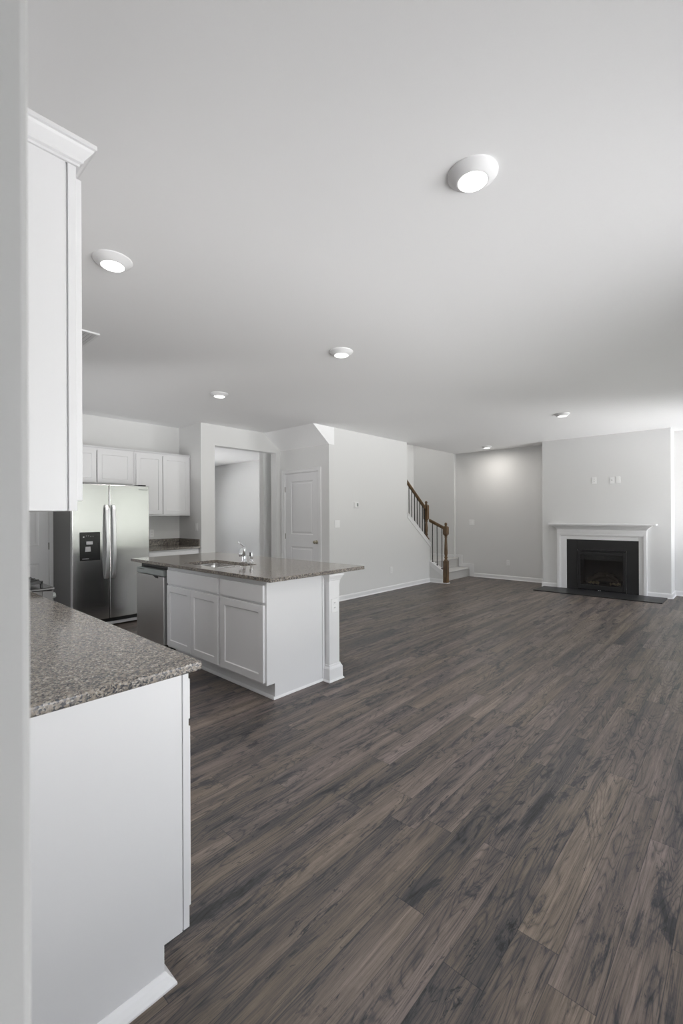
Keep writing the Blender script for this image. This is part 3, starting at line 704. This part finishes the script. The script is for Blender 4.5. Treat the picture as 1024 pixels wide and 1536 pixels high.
# island countertop with sink cut-out
SX0, SX1, SY0, SY1 = 2.135, 2.512, 3.315, 4.005
def rrect(x0, x1, y0, y1, r, n=6):
    pts = []
    for cx, cy, a0 in ((x1-r, y1-r, 0), (x0+r, y1-r, 90), (x0+r, y0+r, 180), (x1-r, y0+r, 270)):
        for k in range(n+1):
            a = math.radians(a0+90*k/n); pts.append((cx+r*math.cos(a), cy+r*math.sin(a)))
    return pts
def slab_with_hole(x0, x1, y0, y1, z0, z1, hole):
    bm = bmesh.new(); n = len(hole)
    out = []
    cx = sum(p[0] for p in hole)/n; cy = sum(p[1] for p in hole)/n
    corners = rrect(x0, x1, y0, y1, 0.004, 6)
    for z in (z1, z0):
        o = [bm.verts.new((*p, z)) for p in corners]; h = [bm.verts.new((*p, z)) for p in hole]
        out.append((o, h))
        for k in range(n):
            j = (k+1) % n; bm.faces.new((o[k], o[j], h[j], h[k]))
    (ot, ht), (ob, hb) = out
    for k in range(n):
        j = (k+1) % n; bm.faces.new((ot[k], ot[j], ob[j], ob[k])); bm.faces.new((ht[k], ht[j], hb[j], hb[k]))
    return bm
ic = mesh('countertop', slab_with_hole(2.005, 3.052, 2.506, 4.844, 0.885, 0.914, rrect(SX0, SX1, SY0, SY1, 0.04)), GRANITE, bevel=0.003)
ic['label'] = 'large granite island countertop overhanging the white end post'; ic['category'] = 'countertop'

# sink
sk = thing('sink', 'undermount double-bowl stainless sink set in the granite island', 'sink', (2.32, 3.66, 0.70))
def bowl(x0, x1, y0, y1):
    bm = bmesh.new(); rows = []
    for ins, z, r in ((-0.02, 0.8845, 0.05), (0.0, 0.8845, 0.045), (0.0, 0.876, 0.045), (0.008, 0.72, 0.045), (0.03, 0.702, 0.04), (0.10, 0.698, 0.03)):
        rows.append([bm.verts.new((*p, z)) for p in rrect(x0+ins, x1-ins, y0+ins, y1-ins, r)])
    for i in range(len(rows)-1):
        n = len(rows[i])
        for k in range(n):
            j = (k+1) % n; bm.faces.new((rows[i][k], rows[i][j], rows[i+1][j], rows[i+1][k]))
    bm.faces.new(rows[-1]); return mesh('bowl', bm, SINKM, sk, smooth=True)
bowl(SX0-0.006, SX1+0.006, SY0-0.006, 3.635); bowl(SX0-0.006, SX1+0.006, 3.665, SY1+0.006)
for yc in (3.475, 3.835):
    bm = bmesh.new(); lathe(bm, 2.32, yc, [(0.045, 0), (0.043, 0.004), (0.02, 0.002), (0.018, 0.0015)], 24, 0.699); mesh('drain', bm, CHROME, sk, smooth=True)

# faucet
fc = thing('faucet', 'chrome single-lever kitchen faucet behind the island sink', 'faucet', (2.565, 3.60, 0.914))
bx, by = 2.562, 3.605
bm = bmesh.new(); lathe(bm, bx, by, [(0.032, 0), (0.032, 0.006), (0.027, 0.012), (0.023, 0.02), (0.022, 0.10), (0.024, 0.115), (0.020, 0.135), (0.010, 0.143)], 24, 0.914); mesh('body', bm, CHROME, fc, smooth=True)
bm = bmesh.new(); dxy = Vector((-0.72, -0.69, 0)).normalized(); c0 = Vector((bx, by, 0.914))
sp_ = [(0.01, 0.065), (0.05, 0.108), (0.09, 0.128), (0.125, 0.122), (0.15, 0.095), (0.16, 0.07)]
tube(bm, [c0+dxy*a+Vector((0, 0, z)) for a, z in sp_], [0.017, 0.017, 0.017, 0.018, 0.019, 0.018], 16)
mesh('spout', bm, CHROME, fc, smooth=True)
bm = bmesh.new(); lv = Vector((-1, -0.15, 0)).normalized()
tube(bm, [c0+lv*a+Vector((0, 0, z)) for a, z in [(-0.01, 0.135), (0.0, 0.150), (0.02, 0.165), (0.045, 0.180), (0.075, 0.190)]], [0.010, 0.009, 0.0075, 0.007, 0.008], 12)
mesh('lever', bm, CHROME, fc, smooth=True)
ss = thing('side_sprayer', 'small chrome side sprayer standing right of the faucet', 'sprayer', (2.585, 3.515, 0.914))
bm = bmesh.new(); lathe(bm, 2.585, 3.515, [(0.024, 0), (0.024, 0.004), (0.018, 0.012), (0.015, 0.03)], 20, 0.914); mesh('holder', bm, CHROME, ss, smooth=True)
bm = bmesh.new(); lathe(bm, 2.585, 3.515, [(0.012, 0), (0.015, 0.02), (0.016, 0.05), (0.013, 0.062), (0.008, 0.075)], 20, 0.944); mesh('spray_head', bm, CHROME, ss, smooth=True)
mesh('trigger', B((2.563, 2.571, 3.509, 3.521, 0.975, 1.012)), BLACK, ss, bevel=0.002)

# ------------------------------------------------------------------ wall plates and thermostat
def plate(name, c, n, w, h, label, cat, kind='switch', group=None, loc_child=None):
    c, n = Vector(c), Vector(n); u = Vector((0, 0, 1)).cross(n).normalized(); Z = Vector((0, 0, 1))
    def slab(cc, ww, hh, t, name, m, par, bev):
        bm = bmesh.new(); o = cc-u*ww/2-Z*hh/2; prism(bm, [o, o+u*ww, o+u*ww+Z*hh, o+Z*hh], n*t); return mesh(name, bm, m, par, bevel=bev)
    e = thing(name, label, cat, c, group)
    slab(c, w, h, 0.006, 'cover_plate', PLATE, e, 0.003)
    k = max(1, round(w/0.055)-1) if kind == 'switch' else 1
    if kind == 'switch':
        for i in range(k):
            off = (i-(k-1)/2)*0.046
            slab(c+u*off+n*0.006, 0.033, 0.066, 0.004, 'rocker', PLATE, e, 0.0015)
    elif kind == 'outlet':
        for s in (-1, 1):
            r = slab(c+Z*s*0.02+n*0.006, 0.034, 0.028, 0.002, 'receptacle', PLATE, e, 0.004)
            bm = bmesh.new(); q = c+Z*s*0.02+n*0.0081
            for dx in (-0.007, 0.007): 
                o = q+u*dx-u*0.0012-Z*0.002; prism(bm, [o, o+u*0.0024, o+u*0.0024+Z*0.009, o+Z*0.009], n*0.0004)
            mesh('slots', bm, BLACK, r)
    elif kind == 'blank':
        slab(c+n*0.006, w*0.55, h*0.6, 0.002, 'insert', PLATE, e, 0.002)
    elif kind == 'jack':
        bm = bmesh.new(); disc_along(bm, c+n*0.006, n, [(0.008, 0), (0.008, 0.006), (0.004, 0.009)], 12); mesh('jack', bm, HINGE, e)
    return e
plate('light_switch', (4.806*0+5.178, 4.806, 1.223), (0, -1, 0), 0.117, 0.117, 'white double rocker switch on long wall right of pantry door', 'switch')
plate('electrical_outlet', (6.61, 4.806, 0.364), (0, -1, 0), 0.072, 0.117, 'white duplex outlet low on long wall before the stairs', 'outlet', 'outlet')
plate('light_switch', (9.26, 4.54, 1.19), (-1, 0, 0), 0.117, 0.117, 'white double rocker switch on alcove wall right of the stairs', 'switch')
plate('electrical_outlet', (9.26, 3.733, 0.35), (-1, 0, 0), 0.072, 0.117, 'white duplex outlet low on alcove wall between stairs and fireplace', 'outlet', 'outlet')
plate('electrical_outlet', (FX, 2.027, 1.95), (-1, 0, 0), 0.072, 0.117, 'white duplex outlet high above mantel, left of the pair', 'outlet', 'outlet')
plate('cable_plate', (FX, 1.755, 1.943), (-1, 0, 0), 0.072, 0.117, 'white cable jack plate above mantel, middle of the three plates', 'wall plate', 'jack')
plate('blank_plate', (FX, 1.665, 1.943), (-1, 0, 0), 0.072, 0.117, 'white pass-through plate above mantel, rightmost of the three plates', 'wall plate', 'blank')
plate('electrical_outlet', (3.042, 6.613, 1.10), (0, -1, 0), 0.072, 0.117, 'white duplex outlet over back corner countertop beside refrigerator', 'outlet', 'outlet')
plate('light_switch', (3.488, 6.09, 1.195), (-1, 0, 0), 0.072, 0.117, 'white single switch on kitchen side wall near the opening', 'switch')
plate('electrical_outlet', (2.705, py0, 0.615), (0, -1, 0), 0.072, 0.117, 'white outlet on the island end post', 'outlet', 'outlet')
th = thing('thermostat', 'small white thermostat with grey screen on the long wall', 'thermostat', (5.635, 4.806, 1.528))
mesh('backplate', B((5.575, 5.695, 4.798, 4.806, 1.475, 1.58)), PLATE, th, bevel=0.004)
mesh('housing', B((5.585, 5.685, 4.780, 4.798, 1.483, 1.572)), PLATE, th, bevel=0.006)
mesh('screen', B((5.625, 5.67, 4.7795, 4.7802, 1.505, 1.558)), SENSOR, th)

# ------------------------------------------------------------------ recessed downlights and vent
def downlight(x, y, label, first=[None]):
    t = thing('ceiling_light', label, 'light', (x, y, H), 'round flush ceiling lights')
    bm = bmesh.new(); lathe(bm, x, y, [(0.098, 0), (0.098, -0.006), (0.092, -0.012), (0.066, -0.031), (0.062, -0.033), (0.058, -0.033)][::-1], 48, H)
    smooth_by(mesh('trim_ring', bm, TRIM, t), 30)
    bm = bmesh.new(); lathe(bm, x, y, [(0.010, -0.0365), (0.045, -0.036), (0.057, -0.034), (0.0575, -0.0331)], 48, H)
    d = mesh('diffuser', bm, LED, t, smooth=True)
    l = bpy.data.lights.new('lamp', 'AREA'); l.shape = 'DISK'; l.size = 0.11; l.energy = LAMP_W; l.color = (1.0, 0.955, 0.90)
    o = bpy.data.objects.new('lamp', l); COL.objects.link(o); o.location = (x, y, H-0.040); o.parent = t; o.matrix_parent_inverse = t.matrix_basis.inverted()
    return t
for x, y, lab in ((1.697, 0.822, 'largest round ceiling light, lit, at upper right of the photo'),
                  (0.955, 2.520, 'lit round ceiling light nearest the white wall cabinet at left'),
                  (2.787, 2.530, 'lit round ceiling light above the near end of the island'),
                  (2.812, 4.410, 'small lit round ceiling light above the far end of the island'),
                  (6.588, 1.900, 'lit round ceiling light in living area before the fireplace'),
                  (8.690, 3.930, 'smallest lit round ceiling light, near the stairs alcove wall')):
    downlight(x, y, lab)
vt = thing('ceiling_vent', 'white rectangular air vent in kitchen ceiling behind wall cabinet', 'vent', (1.17, 3.79, H))
mesh('frame', B((1.05, 1.275, 3.61, 3.63, H-0.012, H), (1.05, 1.275, 3.95, 3.97, H-0.012, H), (1.05, 1.07, 3.63, 3.95, H-0.012, H), (1.255, 1.275, 3.63, 3.95, H-0.012, H)), TRIM, vt, bevel=0.002)
mesh('duct_back', B((1.07, 1.255, 3.63, 3.95, H-0.003, H)), SENSOR, vt)
bm = bmesh.new()
for k in range(7):
    x = 1.085+k*0.026; prism(bm, [(x, 3.63, H-0.004), (x+0.002, 3.63, H-0.004), (x+0.018, 3.63, H-0.011), (x+0.016, 3.63, H-0.011)], (0, 0.32, 0))
mesh('louvres', bm, TRIM, vt)

# ------------------------------------------------------------------ fireplace
mt = thing('fireplace_mantel', 'white fireplace mantel with stepped moulding on the chimney wall', 'mantel', (FX, 1.95, 0))
ya, yb, za = 1.369, 2.478, 0.908
def mprism(pts, y0, y1, name, bev=0.0):
    bm = bmesh.new(); prism(bm, [(FX-a, y0, z) for a, z in pts], (0, y1-y0, 0)); return mesh(name, bm, TRIM, mt, bevel=bev)
yA, yB = 1.255, 2.635
for n, (a, b) in {'left_leg': (yb, yB), 'right_leg': (yA, ya)}.items():
    bm = B((FX-0.022, FX, a, b, 0.015, 1.03))
    o_ = (b-0.045, b) if n == 'left_leg' else (a, a+0.045)
    box(bm, FX-0.044, FX-0.022, *o_, 0.015, 1.03)
    q = (b-0.060, b-0.045) if n == 'left_leg' else (a+0.045, a+0.060)
    box(bm, FX-0.030, FX-0.022, *q, 0.015, 0.99)
    mesh('leg', bm, TRIM, mt, bevel=0.003)
mesh('header', B((FX-0.022, FX, ya+0.0, yb-0.0, za, 1.03), (FX-0.044, FX-0.022, yA+0.045, yB-0.045, 0.985, 1.03), (FX-0.030, FX-0.022, yA+0.06, yB-0.06, 0.970, 0.985)), TRIM, mt, bevel=0.003)
mesh('frieze', B((FX-0.050, FX, yA, yB, 1.03, 1.085)), TRIM, mt, bevel=0.002)
prof = [(0.0, 1.085), (0.052, 1.085), (0.056, 1.093), (0.062, 1.097), (0.066, 1.108), (0.085, 1.128), (0.110, 1.142), (0.118, 1.150), (0.128, 1.152), (0.130, 1.168), (0.0, 1.168)]
bm = bmesh.new(); rows = []
for f in (lambda a: (FX, yA-max(0, a-0.052)), lambda a: (FX-a, yA-max(0, a-0.052)), lambda a: (FX-a, yB+max(0, a-0.052)), lambda a: (FX, yB+max(0, a-0.052))):
    rows.append([bm.verts.new((*f(a), z)) for a, z in prof])
for i in range(3):
    for k in range(len(prof)):
        j = (k+1) % len(prof)
        try: bm.faces.new((rows[i][k], rows[i][j], rows[i+1][j], rows[i+1][k]))
        except ValueError: pass
mesh('crown_moulding', bm, TRIM, mt)
mesh('mantel_shelf', B((FX-0.160, FX, 1.115, 2.752, 1.168, 1.195)), TRIM, mt, bevel=0.005)
# black surround slab and gas insert
fb = thing('fireplace_insert', 'black gas fireplace insert with glass front inside white mantel', 'fireplace', (FX, 1.92, 0))
mesh('surround', B((FX-0.016, FX-0.001, ya+0.001, 1.545, 0.0155, za-0.001), (FX-0.016, FX-0.001, 2.30, yb-0.001, 0.0155, za-0.001), (FX-0.016, FX-0.001, 1.545, 2.30, 0.735, za-0.001)), SLATE, fb, bevel=0.001)
mesh('firebox', B((FX, 9.16, 1.562, 1.572, 0.02, 0.70), (FX, 9.16, 2.273, 2.283, 0.02, 0.70), (9.16, 9.19, 1.562, 2.283, 0.02, 0.70), (FX, 9.16, 1.572, 2.273, 0.02, 0.10), (FX, 9.16, 1.572, 2.273, 0.69, 0.70)), FBLACK, fb)
fr_ = [(FX-0.030, FX-0.002, 1.55, 1.595, 0.04, 0.705), (FX-0.030, FX-0.002, 2.25, 2.295, 0.04, 0.705), (FX-0.030, FX-0.002, 1.595, 2.25, 0.645, 0.690), (FX-0.030, FX-0.002, 1.595, 2.25, 0.04, 0.11)]
df = mesh('door_frame', B(*fr_), FBLACK, fb, bevel=0.004)
mesh('glass_pane', B((FX-0.014, FX-0.010, 1.595, 2.25, 0.11, 0.645)), FGLASS, df)
mesh('vent_slot', B((FX-0.010, FX-0.001, 1.55, 2.295, 0.706, 0.733)), BLACK, fb)
mesh('bottom_louver', B((FX-0.022, FX-0.001, 1.55, 2.295, 0.016, 0.038)), BLACK, fb, bevel=0.002)
mesh('latch_clip', B((FX-0.026, FX-0.022, 1.93, 1.945, 0.020, 0.030), (FX-0.026, FX-0.022, 1.955, 1.97, 0.020, 0.030)), LCDG, fb)
logs = thing('ceramic_log_set', 'ceramic gas logs behind the fireplace glass', 'logs', (9.0, 1.92, 0.10))
def log(p, q, r, seed):
    random.seed(seed); bm = bmesh.new(); p, q = Vector(p), Vector(q); n = 9; pts = []; rr = []
    for i in range(n):
        u = i/(n-1); pts.append(p.lerp(q, u)+Vector((0, random.uniform(-.012, .012), 0.035*math.sin(math.pi*u)+random.uniform(-.006, .006)))); rr.append(r*random.uniform(0.8, 1.12)*(0.75 if i in (0, n-1) else 1))
    tube(bm, pts, rr, 12); mesh('log', bm, LOG, logs, smooth=True)
log((9.06, 1.66, 0.16), (9.06, 2.20, 0.18), 0.042, 1); log((8.97, 2.18, 0.14), (9.00, 1.90, 0.27), 0.034, 2); log((8.95, 1.66, 0.14), (9.00, 1.88, 0.27), 0.034, 3); log((9.02, 2.08, 0.26), (9.03, 1.74, 0.26), 0.030, 4)
random.seed(11); bm = bmesh.new()
for k in range(46):
    cy = random.choice((2.07, 1.72))+random.uniform(-.085, .085); cx = 8.93+random.uniform(-.03, .03); s = random.uniform(.010, .020)
    m4 = Matrix.Translation((cx, cy, 0.128+random.uniform(0, .03))) @ Matrix.Rotation(random.uniform(0, 3), 4, 'X') @ Matrix.Diagonal((s, s*1.3, s*0.8, 1))
    bmesh.ops.create_icosphere(bm, subdivisions=1, radius=1.0, matrix=m4)
o = mesh('ember_chips', bm, EMBER, logs); o['kind'] = 'stuff'
h_ = mesh('hearth_slab', B((8.245, FX, 0.985, 2.875, 0, 0.015)), SLATE, bevel=0.002)
h_['label'] = 'thin black stone hearth slab on the floor before the fireplace'; h_['category'] = 'hearth'

# ------------------------------------------------------------------ staircase
stc = thing('staircase', 'grey carpeted staircase with oak newels and dark iron balusters', 'staircase', (8.5, 5.2, 0))
def rbox(bm, x0, x1, y0, y1, z0, z1): box(bm, x0, x1, y0, y1, z0, z1)
bm = bmesh.new(); prism(bm, [(8.02, y, z) for y, z in ((4.60, 0.0), (4.60, 0.158), (4.578, 0.160), (4.573, 0.180), (4.585, 0.196), (4.86, 0.196), (4.86, 0.0))], (1.169, 0, 0))
mesh('step', bm, CARPET, stc, bevel=0.006)
bm = bmesh.new(); prism(bm, [(8.0, y, z) for y, z in ((4.861, 0.0), (4.861, 0.37), (4.838, 0.372), (4.834, 0.39), (4.846, 0.405), (5.998, 0.405), (5.998, 0.0))], (1.189, 0, 0))
mesh('landing', bm, CARPET, stc, bevel=0.006)
for k in range(9):
    x1 = 8.0-0.255*k; z = 0.405+0.192*(k+1)
    bm = bmesh.new(); prism(bm, [(x, 4.93, zz) for x, zz in ((x1-0.002, z-0.192), (x1-0.002, z-0.03), (x1+0.022, z-0.028), (x1+0.024, z-0.01), (x1+0.012, z), (x1-0.253, z), (x1-0.253, z-0.192))], (0, 1.068, 0))
    mesh('step', bm, CARPET, stc, bevel=0.004)
# knee wall beside the first two steps and sloped caps
bm = bmesh.new(); prism(bm, [(7.93, 4.51, 0), (7.93, 4.806, 0), (7.93, 4.806, 0.400), (7.93, 4.51, 0.217)], (0.09, 0, 0)); mesh('knee_wall', bm, WALL, stc)
bm = bmesh.new(); prism(bm, [(7.915, 4.505, 0.217), (7.915, 4.806, 0.401), (7.915, 4.806, 0.434), (7.915, 4.505, 0.250)], (0.115, 0, 0)); mesh('knee_cap', bm, TRIM, stc, bevel=0.006)
bm = bmesh.new(); prism(bm, [(7.92, 4.51, 0.15), (7.92, 4.806, 0.333), (7.92, 4.806, 0.40), (7.92, 4.51, 0.217)], (0.01, 0, 0)); mesh('apron', bm, TRIM, stc, bevel=0.002)
bm = bmesh.new(); prism(bm, [(7.93-a, 4.51, z) for a, z in [(0, 0), (0.024, 0), (0.014, 0.019), (0.013, 0.065), (0.006, 0.08), (0, 0.083)]], (0, 0.28, 0)); mesh('knee_baseboard', bm, TRIM, stc)
def zc(x): return 1.385-(x-7.13)*0.747
bm = bmesh.new(); prism(bm, [(7.13, 4.790, zc(7.13)), (7.975, 4.790, zc(7.975)), (7.975, 4.790, zc(7.975)+0.032), (7.13, 4.790, zc(7.13)+0.032)], (0, 0.152, 0)); mesh('stair_cap', bm, TRIM, stc, bevel=0.006)
bm = bmesh.new(); prism(bm, [(7.13, 4.794, zc(7.13)-0.07), (7.96, 4.794, zc(7.96)-0.07), (7.96, 4.794, zc(7.96)), (7.13, 4.794, zc(7.13))], (0, 0.0118, 0)); mesh('stair_apron', bm, TRIM, stc, bevel=0.002)
# skirt boards on the east side, stepping with the stairs
bm = bmesh.new(); prism(bm, [(9.248, y, z) for y, z in ((4.49, 0), (4.49, 0.276), (4.77, 0.276), (4.77, 0.462), (4.93, 0.462), (4.93, 0.402), (4.846, 0.402), (4.846, 0.196), (4.60, 0.196), (4.60, 0.0))], (0.0115, 0, 0))
mesh('skirt_board', bm, TRIM, stc, bevel=0.002)
mesh('landing_skirt', B((9.178, 9.1895, 4.932, 5.998, 0.406, 0.462)), TRIM, stc, bevel=0.002)
# a filler between the step ends and the recessed wall
mesh('step_side', B((9.189, 9.247, 4.60, 4.93, 0, 0.18), (9.189, 9.247, 4.86, 4.93, 0.18, 0.40)), CARPET, stc)
def newel(cx, cy, z0, zb, zblk, ztop, w=0.085):
    """square foot z0..zb, turned shaft zb..zblk, square block zblk..ztop-0.07, cap"""
    h = w/2; r = w/2
    bm = bmesh.new()
    lathe(bm, cx, cy, [(r*0.98, zb-0.01), (r*0.92, zb+0.01), (r*0.55, zb+0.03), (r*0.62, zb+0.045), (r*0.85, zb+0.065), (r*0.55, zb+0.085), (r*0.82, zb+0.14), (r*0.80, zb+0.20), (r*0.55, zblk-0.07), (r*0.52, zblk-0.05), (r*0.75, zblk-0.045), (r*0.75, zblk-0.03), (r*0.55, zblk-0.024), (r*0.95, zblk+0.004)], 20, 0)
    if z0 is not None: box(bm, cx-h, cx+h, cy-h, cy+h, z0, zb-0.006)
    # upper block, chamfered
    z1 = ztop-0.075
    for a, b_, s0, s1 in ((zblk, zblk+0.02, 0.7, 1.0), (zblk+0.02, z1-0.02, 1, 1), (z1-0.02, z1, 1.0, 0.75)):
        v = [[bm.verts.new((cx+sx*h*s, cy+sy*h*s, z)) for sx, sy in ((-1, -1), (1, -1), (1, 1), (-1, 1))] for s, z in ((s0, a), (s1, b_))]
        for k in range(4): bm.faces.new((v[0][k], v[0][(k+1) % 4], v[1][(k+1) % 4], v[1][k]))
        bm.faces.new(v[0][::-1]); bm.faces.new(v[1])
    lathe(bm, cx, cy, [(r*0.72, z1-0.001), (r*0.6, z1+0.01), (r*0.45, z1+0.02), (r*0.62, z1+0.032), (r*0.66, z1+0.048), (r*0.55, z1+0.064), (r*0.2, z1+0.075)], 20, 0)
    o = mesh('newel_post', bm, OAK, stc); smooth_by(o, 35); return o
newel(7.975, 4.462, 0.012, 0.45, 0.955, 1.205)
o = newel(7.905, 4.866, 0.842, 0.90, 1.262, 1.64)
mesh('newel_shoe', B((7.915, 8.035, 4.402, 4.522, 0.0, 0.014)), TRIM, stc, bevel=0.003)
def rail(p, q, name='handrail'):
    p, q = Vector(p), Vector(q); d = (q-p).normalized(); s = Vector((0, 0, 1)).cross(d).normalized()*1.0
    prof = [(-0.018, 0.0), (0.018, 0.0), (0.022, 0.014), (0.030, 0.022), (0.030, 0.048), (0.022, 0.060), (0.010, 0.065), (-0.010, 0.065), (-0.022, 0.060), (-0.030, 0.048), (-0.030, 0.022), (-0.022, 0.014)]
    bm = bmesh.new(); prism(bm, [p+s*a+Vector((0, 0, b_)) for a, b_ in prof], q-p); return mesh(name, bm, OAK, stc, bevel=0.002, seg=1)
rail((7.131, 4.866, 2.028), (7.87, 4.866, 1.455)); rail((7.975, 4.83, 1.215), (7.975, 4.50, 1.062))
def baluster(x, y, z0, z1):
    bm = bmesh.new(); h = 0.0065; box(bm, x-h, x+h, y-h, y+h, z0, z1); box(bm, x-0.014, x+0.014, y-0.014, y+0.014, z0, z0+0.022)
    return mesh('baluster', bm, BALUS, stc, bevel=0.001, seg=1)
def rz(x): return 2.028-(x-7.131)*(2.028-1.455)/(7.87-7.131)
for x in (7.19, 7.285, 7.38, 7.475, 7.57, 7.665, 7.76, 7.84): baluster(x, 4.866, zc(x)+0.026, rz(x)+0.004)
for y in (4.765, 4.66, 4.55): baluster(7.975, y, 0.434-(4.806-y)*0.611-0.006, 1.215-(4.83-y)*0.4636+0.004)
# added fill lamp over the stairwell, standing in for upstairs daylight
t = thing('ceiling_light', 'added fill light out of view at the top of the stairwell', 'light', (8.2, 5.4, 4.3))
bm = bmesh.new(); lathe(bm, 8.2, 5.4, [(0.16, -0.06), (0.19, -0.03), (0.2, 0.0)], 32, 4.3); mesh('diffuser', bm, LED, t, smooth=True)
l = bpy.data.lights.new('lamp', 'AREA'); l.shape = 'DISK'; l.size = 0.38; l.energy = 7; l.color = (1.0, 0.98, 0.95)
o = bpy.data.objects.new('lamp', l); COL.objects.link(o); o.location = (8.2, 5.4, 4.3-0.065); o.parent = t; o.matrix_parent_inverse = t.matrix_basis.inverted()
